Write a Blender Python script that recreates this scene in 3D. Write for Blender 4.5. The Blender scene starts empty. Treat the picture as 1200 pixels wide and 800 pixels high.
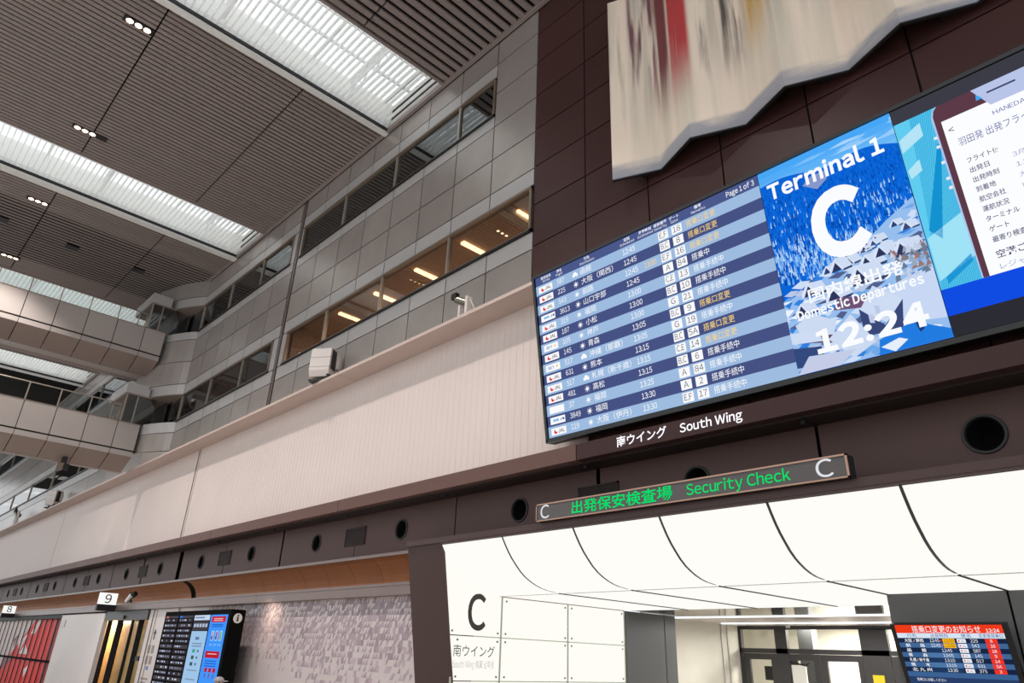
import bpy, math, random
from mathutils import Vector, Matrix
import numpy as np
random.seed(7)
S = 0.75            # metres per survey unit
EYE = 2.45          # camera height above the floor
FZ = -EYE / S       # floor level in survey units
def U(p):           # survey point (camera at 0,0,0, wall at y = 12) -> world metres
    return Vector((p[0] * S, (p[1] - 12.0) * S, p[2] * S + EYE))
scene = bpy.context.scene
COL = scene.collection

# ------------------------------------------------------------------ camera
YAW, PITCH, ROLL, FPX = -0.819844987, 0.427562259, 0.0391578829, 811.457091
fw = Vector((math.sin(YAW) * math.cos(PITCH), math.cos(YAW) * math.cos(PITCH), math.sin(PITCH)))
rt = Vector((math.cos(YAW), -math.sin(YAW), 0)); up = rt.cross(fw)
r2 = math.cos(ROLL) * rt + math.sin(ROLL) * up
u2 = -math.sin(ROLL) * rt + math.cos(ROLL) * up
cam = bpy.data.cameras.new('camera'); cam.sensor_width = 36.0; cam.lens = FPX / 1200 * 36.0
cam.clip_end = 500
camo = bpy.data.objects.new('camera', cam); COL.objects.link(camo)
m = Matrix((r2, u2, -fw)).transposed().to_4x4(); m.translation = U((0, 0, 0))
camo.matrix_world = m
scene.camera = camo

# ------------------------------------------------------------------ sky, exposure
SKY = 1.2
world = bpy.data.worlds.new('sky'); scene.world = world; world.use_nodes = True
bg = world.node_tree.nodes['Background']
bg.inputs[0].default_value = (0.93, 0.97, 1.0, 1); bg.inputs[1].default_value = SKY
scene.view_settings.view_transform = 'Standard'
scene.view_settings.look = 'None'
scene.view_settings.exposure = 0.0
scene.view_settings.gamma = 1.0
sun = bpy.data.lights.new('sun', 'SUN'); sun.energy = 2.6; sun.angle = math.radians(3); sun.color = (1, .97, .92)
suno = bpy.data.objects.new('sun', sun); COL.objects.link(suno); suno.rotation_euler = (math.radians(-6), math.radians(-14), 0)
LAMP_W = 2300.0      # ceiling down-lights, watts each
LAMP_C = (1.0, 0.92, 0.86)

# ------------------------------------------------------------------ helpers
def lin(c):
    return tuple((v / 255 / 12.92) if v / 255 <= 0.04045 else ((v / 255 + 0.055) / 1.055) ** 2.4 for v in c[:3])
MATS = {}
def pm(name, rgb, rough=0.5, metal=0.0, vary=0.0, noise=0.0, nscale=3.0, nstretch=(1, 1, 1), bump=0.0, spec=0.5, linear=False):
    mt = bpy.data.materials.new(name); mt.use_nodes = True
    nt = mt.node_tree; b = nt.nodes['Principled BSDF']
    col = tuple(rgb) if linear else lin(rgb)
    b.inputs['Roughness'].default_value = rough
    b.inputs['Metallic'].default_value = metal
    b.inputs['Specular IOR Level'].default_value = spec
    src = nt.nodes.new('ShaderNodeRGB'); src.outputs[0].default_value = (*col, 1); out = src.outputs[0]
    if noise or bump:
        tc = nt.nodes.new('ShaderNodeTexCoord'); mp = nt.nodes.new('ShaderNodeMapping')
        mp.inputs['Scale'].default_value = nstretch
        nz = nt.nodes.new('ShaderNodeTexNoise'); nz.inputs['Scale'].default_value = nscale
        nz.inputs['Detail'].default_value = 4
        geo = nt.nodes.new('ShaderNodeNewGeometry')
        nt.links.new(geo.outputs['Position'], mp.inputs['Vector']); nt.links.new(mp.outputs[0], nz.inputs['Vector'])
    fac = None
    if noise:
        mr = nt.nodes.new('ShaderNodeMapRange'); mr.inputs[3].default_value = 1 - noise; mr.inputs[4].default_value = 1 + noise
        mr.inputs[1].default_value = 0.25; mr.inputs[2].default_value = 0.75
        nt.links.new(nz.outputs[0], mr.inputs[0]); fac = mr.outputs[0]
    if vary:
        oi = nt.nodes.new('ShaderNodeObjectInfo'); mr2 = nt.nodes.new('ShaderNodeMapRange')
        mr2.inputs[3].default_value = 1 - vary; mr2.inputs[4].default_value = 1 + vary
        nt.links.new(oi.outputs['Random'], mr2.inputs[0])
        if fac:
            mu = nt.nodes.new('ShaderNodeMath'); mu.operation = 'MULTIPLY'
            nt.links.new(fac, mu.inputs[0]); nt.links.new(mr2.outputs[0], mu.inputs[1]); fac = mu.outputs[0]
        else: fac = mr2.outputs[0]
    if fac:
        vm = nt.nodes.new('ShaderNodeVectorMath'); vm.operation = 'SCALE'
        nt.links.new(out, vm.inputs[0]); nt.links.new(fac, vm.inputs['Scale']); out = vm.outputs[0]
    if bump:
        bp = nt.nodes.new('ShaderNodeBump'); bp.inputs['Strength'].default_value = bump; bp.inputs['Distance'].default_value = 0.02
        nt.links.new(nz.outputs[0], bp.inputs['Height']); nt.links.new(bp.outputs[0], b.inputs['Normal'])
    nt.links.new(out, b.inputs['Base Color'])
    MATS[name] = mt; return mt
def emit(name, rgb, strength=1.0):
    mt = bpy.data.materials.new(name); mt.use_nodes = True; nt = mt.node_tree
    nt.nodes.remove(nt.nodes['Principled BSDF'])
    e = nt.nodes.new('ShaderNodeEmission'); e.inputs[0].default_value = (*lin(rgb), 1); e.inputs[1].default_value = strength
    nt.links.new(e.outputs[0], nt.nodes['Material Output'].inputs[0]); MATS[name] = mt; return mt
def attr_mat(name, strength=None, rough=0.6):
    """colour read from the mesh's own print / pixel colours: emissive for screens, plain for print"""
    mt = bpy.data.materials.new(name); mt.use_nodes = True; nt = mt.node_tree
    a = nt.nodes.new('ShaderNodeAttribute'); a.attribute_name = 'Col'
    b = nt.nodes['Principled BSDF']
    if strength is None:
        nt.links.new(a.outputs[0], b.inputs['Base Color']); b.inputs['Roughness'].default_value = rough
    else:
        nt.nodes.remove(b); e = nt.nodes.new('ShaderNodeEmission'); e.inputs[1].default_value = strength
        nt.links.new(a.outputs[0], e.inputs[0]); nt.links.new(e.outputs[0], nt.nodes['Material Output'].inputs[0])
    MATS[name] = mt; return mt
def glass(name, tint=(0.8, 0.8, 0.8), refl=0.08, gcol=(1, 1, 1)):
    mt = bpy.data.materials.new(name); mt.use_nodes = True; nt = mt.node_tree
    nt.nodes.remove(nt.nodes['Principled BSDF'])
    t = nt.nodes.new('ShaderNodeBsdfTransparent'); t.inputs[0].default_value = (*tint, 1)
    g = nt.nodes.new('ShaderNodeBsdfGlossy'); g.inputs['Roughness'].default_value = 0.02; g.inputs[0].default_value = (*gcol, 1)
    def mth(op, a, c):
        q = nt.nodes.new('ShaderNodeMath'); q.operation = op; q.use_clamp = op == 'ADD'
        for i, z in enumerate((a, c)):
            if isinstance(z, (int, float)): q.inputs[i].default_value = z
            else: nt.links.new(z, q.inputs[i])
        return q.outputs[0]
    geo = nt.nodes.new('ShaderNodeNewGeometry'); dt = nt.nodes.new('ShaderNodeVectorMath'); dt.operation = 'DOT_PRODUCT'
    nt.links.new(geo.outputs['Incoming'], dt.inputs[0]); nt.links.new(geo.outputs['Normal'], dt.inputs[1])
    c_ = mth('ABSOLUTE', dt.outputs['Value'], 0.0)
    f_ = mth('POWER', mth('SUBTRACT', 1.0, c_), 5.0)
    ad = mth('ADD', f_, refl)     # Schlick reflectance, the same from both sides of the pane
    mx = nt.nodes.new('ShaderNodeMixShader')
    nt.links.new(ad, mx.inputs[0])
    nt.links.new(t.outputs[0], mx.inputs[1]); nt.links.new(g.outputs[0], mx.inputs[2])
    nt.links.new(mx.outputs[0], nt.nodes['Material Output'].inputs[0]); MATS[name] = mt; return mt

BASE = {}           # object -> world location of its thing's origin
_tc = {}
def _glyph_mesh(t, bold):
    c = bpy.data.curves.new('lettering', 'FONT'); c.body = t; c.resolution_u = 5; c.offset = bold
    o = bpy.data.objects.new('lettering', c); me = bpy.data.meshes.new_from_object(o)
    vs = [(v.co.x, v.co.y) for v in me.vertices]; fs = [tuple(p.vertices) for p in me.polygons]
    bpy.data.objects.remove(o); bpy.data.curves.remove(c); bpy.data.meshes.remove(me)
    return vs, fs
def glyphs(s, bold):
    """characters set one by one; letters and digits are the wide forms of the CJK face, set close"""
    k = (s, bold)
    if k in _tc: return _tc[k]
    V, Fc_, x = [], [], 0.0
    for ch in s:
        if ch == ' ': x += 0.25; continue
        wide = ch.isalnum() and ord(ch) < 128
        kk = (ch, bold, 'g')
        if kk not in _tc: _tc[kk] = _glyph_mesh(chr(ord(ch) + 0xFEE0) if wide else ch, bold)
        vs, fs = _tc[kk]
        if not vs: x += 1.0; continue
        if ord(ch) < 128:
            x0 = min(v[0] for v in vs); x1 = max(v[0] for v in vs); dx, adv = x - x0 + 0.04, x1 - x0 + (0.085 if wide else 0.10)
        else: dx, adv = x, 1.0
        n = len(V); V += [(v[0] + dx, v[1]) for v in vs]; Fc_ += [tuple(n + q for q in f) for f in fs]; x += adv
    _tc[k] = (V, Fc_); return _tc[k]
class Frame:        # a flat face in space: origin, unit u, unit v, outward normal
    def __init__(s, o, u, v):
        s.o = Vector(o); s.u = Vector(u).normalized(); s.v = Vector(v).normalized(); s.n = s.u.cross(s.v)
    def __call__(s, a, b, h=0.0): return s.o + s.u * a + s.v * b + s.n * h
class MB:
    def __init__(s): s.v = []; s.f = []; s.c = []
    def face(s, pts, col=None):
        n = len(s.v); s.v += [tuple(p) for p in pts]; s.f.append(tuple(range(n, n + len(pts)))); s.c.append(col)
    def box(s, x0, x1, y0, y1, z0, z1, col=None):
        n = len(s.v)
        s.v += [(x0, y0, z0), (x1, y0, z0), (x1, y1, z0), (x0, y1, z0), (x0, y0, z1), (x1, y0, z1), (x1, y1, z1), (x0, y1, z1)]
        for q in ((0, 3, 2, 1), (4, 5, 6, 7), (0, 1, 5, 4), (1, 2, 6, 5), (2, 3, 7, 6), (3, 0, 4, 7)):
            s.f.append(tuple(n + i for i in q)); s.c.append(col)
    def fbox(s, F, a0, a1, b0, b1, h0, h1, col=None):
        n = len(s.v)
        s.v += [tuple(F(a, b, h)) for h in (h0, h1) for a, b in ((a0, b0), (a1, b0), (a1, b1), (a0, b1))]
        for q in ((0, 3, 2, 1), (4, 5, 6, 7), (0, 1, 5, 4), (1, 2, 6, 5), (2, 3, 7, 6), (3, 0, 4, 7)):
            s.f.append(tuple(n + i for i in q)); s.c.append(col)
    def rect(s, F, a0, a1, b0, b1, h, col=None):
        s.face([F(a0, b0, h), F(a1, b0, h), F(a1, b1, h), F(a0, b1, h)], col)
    def poly(s, F, pts, h, col=None): s.face([F(a, b, h) for a, b in pts], col)
    def disc(s, F, a, b, r, h, col=None, n=20, ry=None):
        ry = ry or r
        s.face([F(a + r * math.cos(2 * math.pi * i / n), b + ry * math.sin(2 * math.pi * i / n), h) for i in range(n)], col)
    def prism(s, F, pts, h0, h1, col=None):     # outline in a frame, given thickness
        n = len(pts); k = len(s.v)
        s.v += [tuple(F(a, b, h0)) for a, b in pts] + [tuple(F(a, b, h1)) for a, b in pts]
        s.f.append(tuple(k + i for i in reversed(range(n)))); s.f.append(tuple(k + n + i for i in range(n))); s.c += [col, col]
        for i in range(n):
            j = (i + 1) % n; s.f.append((k + i, k + j, k + n + j, k + n + i)); s.c.append(col)
    def tube(s, p, q, r, n=8, r1=None, col=None):
        p, q = Vector(p), Vector(q); d = (q - p).normalized(); r1 = r if r1 is None else r1
        a = d.orthogonal().normalized(); b = d.cross(a); k = len(s.v)
        for c0, rr in ((p, r), (q, r1)):
            s.v += [tuple(c0 + (a * math.cos(2 * math.pi * i / n) + b * math.sin(2 * math.pi * i / n)) * rr) for i in range(n)]
        s.f.append(tuple(k + i for i in reversed(range(n)))); s.f.append(tuple(k + n + i for i in range(n))); s.c += [col, col]
        for i in range(n):
            j = (i + 1) % n; s.f.append((k + i, k + j, k + n + j, k + n + i)); s.c.append(col)
    def lathe(s, F, a, b, prof, n=24, col=None):    # prof: (radius, height) list about the frame normal
        k = len(s.v)
        for r, h in prof:
            s.v += [tuple(F(a + r * math.cos(2 * math.pi * i / n), b + r * math.sin(2 * math.pi * i / n), h)) for i in range(n)]
        for j in range(len(prof) - 1):
            for i in range(n):
                i2 = (i + 1) % n
                s.f.append((k + j * n + i, k + j * n + i2, k + (j + 1) * n + i2, k + (j + 1) * n + i)); s.c.append(col)
    def sheet(s, path, z0, z1, th=0.06):        # vertical sheet along a plan path
        for (x0, y0), (x1, y1) in zip(path[:-1], path[1:]):
            d = Vector((x1 - x0, y1 - y0, 0)); L = d.length
            F = Frame((x0, y0, z0), d, (0, 0, 1)); s.fbox(F, 0, L, 0, z1 - z0, -th, 0)
    def text(s, t, F, a, b, size, col, h=0.01, align='l', width=None, bold=0.0, vsize=None, shear=0.0):
        vs, fs = glyphs(t, bold)
        if not vs: return
        x0 = min(v[0] for v in vs); x1 = max(v[0] for v in vs); sx = sy = size
        if vsize: sy = vsize
        if width: sx = width / (x1 - x0)
        off = {'l': -x0, 'c': -(x0 + x1) / 2, 'r': -x1}[align]
        k = len(s.v)
        s.v += [tuple(F(a + (x + off + shear * y) * sx, b + y * sy, h)) for x, y in vs]
        s.f += [tuple(k + i for i in f) for f in fs]; s.c += [col] * len(fs)
    def build(s, name, mat, parent=None, kind=None, label=None, smooth=False):
        base = BASE[parent] if parent is not None else Vector((0, 0, 0))
        ws = [U(p) for p in s.v]
        if parent is None:
            lo = Vector([min(w[i] for w in ws) for i in range(3)]); hi = Vector([max(w[i] for w in ws) for i in range(3)])
            base = Vector(((lo.x + hi.x) / 2, (lo.y + hi.y) / 2, lo.z))
        me = bpy.data.meshes.new(name)
        me.from_pydata([tuple(w - base) for w in ws], [], s.f)
        if any(c is not None for c in s.c):
            at = me.color_attributes.new('Col', 'FLOAT_COLOR', 'CORNER'); arr = []
            for f, c in zip(s.f, s.c): arr += [*(c or (0, 0, 0)), 1.0] * len(f)
            at.data.foreach_set('color', np.array(arr, dtype=np.float32))
        if smooth: me.polygons.foreach_set('use_smooth', [True] * len(me.polygons))
        me.materials.append(MATS[mat] if isinstance(mat, str) else mat)
        o = bpy.data.objects.new(name, me); COL.objects.link(o)
        if parent is None: o.location = base
        else: o.parent = parent
        BASE[o] = base
        if kind: o['kind'] = kind
        if label: o['label'] = label
        return o
def tag(o, label, cat, group=None):
    o['label'] = label; o['category'] = cat
    if group: o['group'] = group
    return o
def thing(name, loc, label=None, cat=None, group=None, kind=None):
    o = bpy.data.objects.new(name, None); COL.objects.link(o); o.empty_display_size = 0.2
    o.location = U(loc); BASE[o] = U(loc)
    if label: o['label'] = label; o['category'] = cat
    if group: o['group'] = group
    if kind: o['kind'] = kind
    return o
def placed(name, me, parent, u):        # a shared mesh set at survey point u, as a part
    o = bpy.data.objects.new(name, me); COL.objects.link(o); o.parent = parent
    o.location = U(u) - BASE[parent]; BASE[o] = U(u); return o
_pc = {}
def panel(name, parent, x0, x1, z0, z1, y, mat, th=0.05, gap=0.045):
    """one flat cladding panel, front face at y; alike panels share a mesh"""
    w, h = round(x1 - x0 - gap, 3), round(z1 - z0 - gap, 3); k = (w, h, th, mat)
    if k not in _pc:
        me = bpy.data.meshes.new(name); b = MB(); b.box(-w / 2, w / 2, 0, th, -h / 2, h / 2)
        me.from_pydata([tuple(Vector(v) * S) for v in b.v], [], b.f); me.materials.append(MATS[mat]); _pc[k] = me
    return placed(name, _pc[k], parent, ((x0 + x1) / 2, y, (z0 + z1) / 2))

# ------------------------------------------------------------------ materials
pm('slat_metal', (144, 132, 128), 0.45, 0.0, vary=0.04)
pm('ceiling_void', (22, 19, 18), 0.95, spec=0.1)
pm('grey_cladding', (172, 164, 159), 0.30, 0.40, vary=0.08, noise=0.09, nscale=1.2, bump=0.03)
pm('pale_strip', (190, 187, 186), 0.38, 0.30, vary=0.04)
pm('dark_gap', (26, 23, 22), 0.8)
pm('brown_cladding', (70, 45, 43), 0.42, 0.0, spec=0.3, vary=0.10, noise=0.06, nscale=0.8)
pm('brown_shaded', (62, 42, 41), 0.5, 0.0, vary=0.05, spec=0.2)
pm('soffit_dark', (40, 27, 27), 0.6)
pm('bar_black', (10, 10, 10), 0.9, spec=0.1)
pm('brown_beam', (104, 78, 72), 0.5, 0.0, spec=0.2)
pm('beige_wall', (218, 204, 198), 0.6, noise=0.03, nscale=0.5)
pm('beige_ledge', (200, 180, 171), 0.55)
pm('band_metal', (88, 68, 65), 0.5, 0.0, vary=0.06, spec=0.2)
pm('black', (14, 13, 14), 0.5)
pm('black_gloss', (12, 12, 14), 0.15)
pm('soft_black', (36, 34, 35), 0.6)
pm('grille_metal', (56, 45, 43), 0.6, 0.0, spec=0.2)
pm('copper', (160, 108, 74), 0.40, 0.40, vary=0.05, noise=0.06, nscale=4, nstretch=(1, 0.2, 0.2))
pm('fascia_beam', (128, 112, 108), 0.35, 0.4, noise=0.05, nscale=2)
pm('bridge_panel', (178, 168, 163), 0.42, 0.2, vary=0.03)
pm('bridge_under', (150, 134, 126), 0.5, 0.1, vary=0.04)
pm('frame_bronze', (140, 124, 110), 0.35, 0.5)
pm('rail_metal', (176, 166, 154), 0.35, 0.6)
pm('white_paint', (232, 232, 230), 0.45)
pm('white_steel', (240, 240, 240), 0.5)
pm('fin_white', (246, 246, 244), 0.5)
def frosted(name, rgb, tr):
    mt = bpy.data.materials.new(name); mt.use_nodes = True; nt = mt.node_tree; nt.nodes.remove(nt.nodes['Principled BSDF'])
    d = nt.nodes.new('ShaderNodeBsdfDiffuse'); t = nt.nodes.new('ShaderNodeBsdfTranslucent'); mx = nt.nodes.new('ShaderNodeMixShader'); mx.inputs[0].default_value = tr
    for q in (d, t): q.inputs[0].default_value = (*lin(rgb), 1)
    nt.links.new(d.outputs[0], mx.inputs[1]); nt.links.new(t.outputs[0], mx.inputs[2]); nt.links.new(mx.outputs[0], nt.nodes['Material Output'].inputs[0]); MATS[name] = mt
frosted('frosted_fin', (252, 252, 250), 0.55); frosted('frosted_side', (250, 250, 248), 0.7)
pm('mosaic_metal', (208, 196, 194), 0.35, 0.25)
pm('white_board', (214, 205, 202), 0.4, noise=0.02, nscale=1)
pm('room_brown', (188, 156, 134), 0.7)
pm('room_dark', (58, 54, 52), 0.8)
pm('dark_grey_panel', (92, 93, 95), 0.4, 0.1, vary=0.03)
pm('cream_wall', (214, 210, 198), 0.6, noise=0.04, nscale=1.5)
pm('mirror_metal', (170, 160, 148), 0.10, 0.9)
pm('door_frame', (66, 64, 66), 0.4, 0.2)
pm('floor_stone', (178, 172, 166), 0.35, noise=0.05, nscale=2)
pm('pillar_brown', (68, 47, 44), 0.42, 0.15, noise=0.04, nscale=1.5)
pm('bolt_metal', (120, 118, 108), 0.3, 0.8)
pm('post_green', (168, 172, 152), 0.4, 0.2)
pm('housing_white', (222, 212, 206), 0.45)
pm('chrome', (215, 215, 215), 0.12, 0.95)
pm('door_gold', (232, 190, 116), 0.35, 0.1, noise=0.04, nscale=3)
pm('sign_face', (84, 80, 79), 0.4)
pm('sign_trim', (176, 140, 122), 0.3, 0.6)
pm('ink', (58, 48, 46), 0.6)
pm('ink_faint', (222, 218, 210), 0.6)
pm('cap_cloth', (168, 160, 162), 0.8, noise=0.05, nscale=30)
pm('skin', (210, 164, 140), 0.55)
pm('shirt', (92, 98, 116), 0.8)
pm('trousers', (52, 52, 60), 0.8)
pm('yellow_paper', (240, 214, 40), 0.7)
pm('paper', (226, 224, 218), 0.7)
emit('lamp_glow', (255, 226, 196), 8.0)
emit('strip_warm', (255, 226, 180), 2.2)
emit('strip_room', (255, 214, 164), 9.0)
emit('strip_cool', (240, 248, 255), 1.6)
emit('cove_glow', (255, 212, 168), 1.5)
emit('lightbox', (255, 253, 247), 1.0)
emit('lightbox_wall', (255, 253, 246), 1.0)
emit('letter_white', (250, 248, 255), 1.3)
emit('letter_green', (0, 225, 110), 1.0)
emit('letter_white_dim', (226, 226, 232), 1.0)
emit('sign_white', (250, 250, 248), 1.0)
attr_mat('screen', 1.0)
attr_mat('print', None, 0.5)
glass('roof_glass', (0.97, 0.98, 1.0), 0.0)
glass('window_glass', (0.55, 0.53, 0.50), 0.05, (0.9, 0.9, 0.9))
glass('dark_glass', (0.22, 0.23, 0.24), 0.22, (0.8, 0.85, 0.87))
glass('rail_glass', (0.86, 0.9, 0.9), 0.03)
glass('door_glass', (0.97, 0.97, 0.94), 0.02, (0.2, 0.2, 0.2))

# ------------------------------------------------------------------ floor and ceiling
H = 20.5
b = MB(); b.box(-130, 30, -30, 36, FZ - 0.3, FZ); b.build('floor', 'floor_stone', kind='structure')
b = MB(); b.box(-130, 30, -26.3, -26, FZ, 4.0); b.build('wall_back_blocker', 'floor_stone', kind='structure')  # low wall out of view, added to block sky reflections in the doors
SKYX = [(-21.15, -17.34), (-36.38, -32.87), (-52.0, -48.3), (-67.9, -63.8)]   # roof-light openings
ceil = thing('ceiling', (-30, 2, H), kind='structure')
YA, YB = -8.0, 12.0
edges = [12.0] + [e for o in SKYX for e in (o[1], o[0])] + [-125.0]
bays = [(edges[i + 1], edges[i]) for i in range(0, len(edges), 2)]
for x0, x1 in bays:
    b = MB(); b.box(x0, x1, YA, 12.5, H + 0.13, H + 0.34); b.build('ceiling_backing', 'ceiling_void', ceil)
def slat_mesh(w, hgt, cuts):
    me = bpy.data.meshes.new('slat'); b = MB()
    e_ = hgt * 0.35; prof = [(-w / 2, hgt), (-w / 2, e_), (-w * 0.28, 0.0), (w * 0.28, 0.0), (w / 2, e_), (w / 2, hgt)]
    for y0, y1 in zip(cuts[:-1], cuts[1:]):
        for (a, c), (d, e) in zip(prof[:-1], prof[1:]):
            b.face([(a, y0 + 0.03, c), (a, y1 - 0.03, c), (d, y1 - 0.03, e), (d, y0 + 0.03, e)])
        b.face([(a, y0 + 0.03, c) for a, c in prof]); b.face([(a, y1 - 0.03, c) for a, c in reversed(prof)])
    me.from_pydata([tuple(Vector(v) * S) for v in b.v], [], b.f); me.materials.append(MATS['slat_metal']); return me
CUTS = [YA, -2.44, 2.84, 8.12, YB]
sl_wide = slat_mesh(0.25, 0.13, CUTS); sl_fine = slat_mesh(0.185, 0.09, CUTS); sl_shade = slat_mesh(0.14, 0.06, CUTS)
def slats(x0, x1, pitch, me):
    n = int((x1 - x0) / pitch); p = (x1 - x0) / n
    for i in range(n): placed('slat', me, ceil, (x0 + (i + 0.5) * p, 0, H))
slats(-17.25, -8.0, 0.385, sl_wide)
slats(-32.85, -21.42, 0.254, sl_fine)
slats(-39.4, -36.95, 0.254, sl_fine)
slats(-46.2, -39.4, 0.33, sl_shade)  # thinner slats build the bay's shade, due to daylight angle, into shape
slats(-48.3, -46.2, 0.254, sl_fine)
slats(-63.8, -52.3, 0.40, sl_fine)
b = MB(); b.box(-125, 12, 11.86, 11.99, H - 0.06, H + 0.3); b.build('cornice', 'slat_metal', ceil)

# roof lights: white edge flange, louvre fins, steel frame, glazing
for i, (x0, x1) in enumerate(SKYX):
    t = thing('window_%d' % (i + 1), ((x0 + x1) / 2, 2, H), kind='structure')
    b = MB(); b.box(x0 - (0.30 if i == 0 else 0.5), x0 - 0.03, YA, YB - 0.02, H - 0.10, H + 0.05); b.build('flange', 'white_paint', t)
    b = MB(); b.box(x0 - 0.03, x0 + 0.03, YA, YB - 0.02, H - 0.02, H + 0.12); b.build('gasket', 'black', t)
    b = MB(); b.box(x1, x1 + 0.10, YA, YB - 0.02, H - 0.05, H + 0.3); b.build('lip', 'slat_metal', t)
    b = MB()
    b.box(x0 - 0.1, x0, YA, YB, H + 0.34, H + 1.5); b.box(x1 + 0.0, x1 + 0.1, YA, YB, H + 0.34, H + 1.5)
    b.build('upstand', 'frosted_side', t)
    b = MB(); b.box(x0 - 0.06, x0 + 0.015, YA, YB, H + 0.12, H + 0.36); b.box(x1 - 0.015, x1 + .06, YA, YB, H + 0.05, H + 0.36); b.build('lining', 'white_paint', t)
    b = MB(); y = YA + 0.1
    while y < YB - 0.1: b.box(x0 + 0.02, x1 - 0.02, y, y + 0.035, H + 0.14, H + 0.34); y += 0.235
    b.build('louvre_fins', 'frosted_fin', t, kind='stuff')
    b = MB()
    for yy in (YA + 0.3, -4.7, -1.4, 1.9, 4.5, 6.3, 8.1, 9.9, 11.6):
        b.box(x0, x1, yy - 0.05, yy + 0.05, H + 1.36, H + 1.5)
    for f in (0.33, 0.66): b.box(x0 + f * (x1 - x0) - 0.04, x0 + f * (x1 - x0) + 0.04, YA, YB, H + 1.38, H + 1.5)
    b.build('glazing_bars', 'white_steel', t)
    for yy in (-1.4, 4.5, 9.9):
        b = MB(); zt, zb = H + 1.3, H + 0.6
        b.tube((x0, yy, zb), (x1, yy, zb), 0.06); b.tube((x0, yy, zt), (x1, yy, zt), 0.06)
        n = 4; w = (x1 - x0) / n
        for k in range(n):
            b.tube((x0 + k * w, yy, zb), (x0 + (k + .5) * w, yy, zt), 0.04); b.tube((x0 + (k + .5) * w, yy, zt), (x0 + (k + 1) * w, yy, zb), 0.04)
        b.build('truss', 'white_steel', t)
    ncol = 5; L = (YB - YA) / ncol
    for k in range(ncol):
        b = MB(); b.box(x0, x1, YA + k * L + 0.02, YA + (k + 1) * L - 0.02, H + 1.52, H + 1.56); b.build('roof_pane', 'roof_glass', t)

# ceiling down-lights (three lamps in a dark slot)
ordn = ['first', 'second', 'third', 'fourth', 'fifth', 'sixth', 'seventh', 'eighth', 'ninth', 'tenth', 'eleventh', 'twelfth', 'thirteenth', 'fourteenth', 'fifteenth']
DL = [(-15.3, 2.3), (-7.5, 2.3), (-23.07, 2.3), (-30.85, 2.53), (-38.62, 2.33), (-46.4, 2.5)]
dl_label = {2: 'brightest triple downlight, nearest the top edge, in the ribbed brown ceiling',
            3: 'triple downlight with a small black box beside it, just above the left white roof light',
            4: 'small triple downlight in the ceiling just left of the second white roof light',
            5: 'faint triple downlight in the dark ceiling above the upper footbridge railing'}
for i, (x, y) in enumerate(DL):
    t = thing('ceiling_downlight', (x, y, H - 0.03), dl_label.get(i, 'triple downlight above the big board end of the hall, %s' % ('nearer the beige wall' if i == 0 else 'farther right, over the mural')), 'downlight', 'triple ceiling downlights')
    b = MB(); b.box(x - 0.16, x + 0.16, y - 0.52, y + 0.52, H - 0.035, H + 0.2); b.build('slot', 'black', t)
    Fd = Frame((x, y, H - 0.05), (1, 0, 0), (0, -1, 0))
    for k in (-0.3, 0, 0.3):
        b = MB(); b.disc(Fd, 0, k, 0.115, 0.002, n=14); b.build('lamp', 'lamp_glow', t)
        b = MB(); b.lathe(Fd, 0, k, [(0.115, 0.0), (0.135, 0.02), (0.145, 0.0)], 14); b.build('ring', 'slat_metal', t)
    li = bpy.data.lights.new('downlight_beam', 'SPOT'); li.energy = LAMP_W; li.color = LAMP_C
    li.shadow_soft_size = 0.22; li.spot_size = math.radians(100); li.spot_blend = 0.5
    lo = bpy.data.objects.new('downlight_beam', li); COL.objects.link(lo); lo.parent = t; lo.location = (0, 0, -0.12)
for i, (x, y, w) in enumerate([(-30.87, 3.22, 0.2), (-42.1, 1.3, 0.33), (-42.5, 4.82, 0.33), (-42.45, 8.4, 0.33)]):
    t = MB(); t.box(x - w * .85, x + w * .85, y - w, y + w, H - 0.04, H + 0.16)
    for k in (-.6, -.2, .2, .6): t.box(x - w * .75, x + w * .75, y + k * w - .012, y + k * w + .012, H - 0.055, H - 0.04)
    o = t.build('ceiling_hatch', 'black')
    tag(o, ['small black fitting next to the lit downlight above the left roof light', 'black square ceiling hatch cut off by the left picture edge',
            'black square ceiling hatch, middle of the three, in the darkest ribbed bay', 'black square ceiling hatch nearest the far wall, in the darkest ribbed bay'][i], 'hatch', 'black ceiling hatches')

# ------------------------------------------------------------------ grey clad wall with two rows of windows
wl = thing('wall_left', (-40, 12, 0), kind='structure')
b = MB()
WIN = []            # (x0,x1,z0,z1)
WIN += [(-28.0, -14.22, 17.03, 18.76), (-43.0, -29.0, 17.03, 18.76), (-110, -52.4, 17.03, 18.76)]
WIN += [(-27.75, -12.25, 11.42, 13.02), (-43.0, -29.1, 11.42, 13.02), (-110, -52.4, 11.42, 13.02)]
xs = [-110, -52.4, -43, -29.05, -27.9, -12.17]
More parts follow.
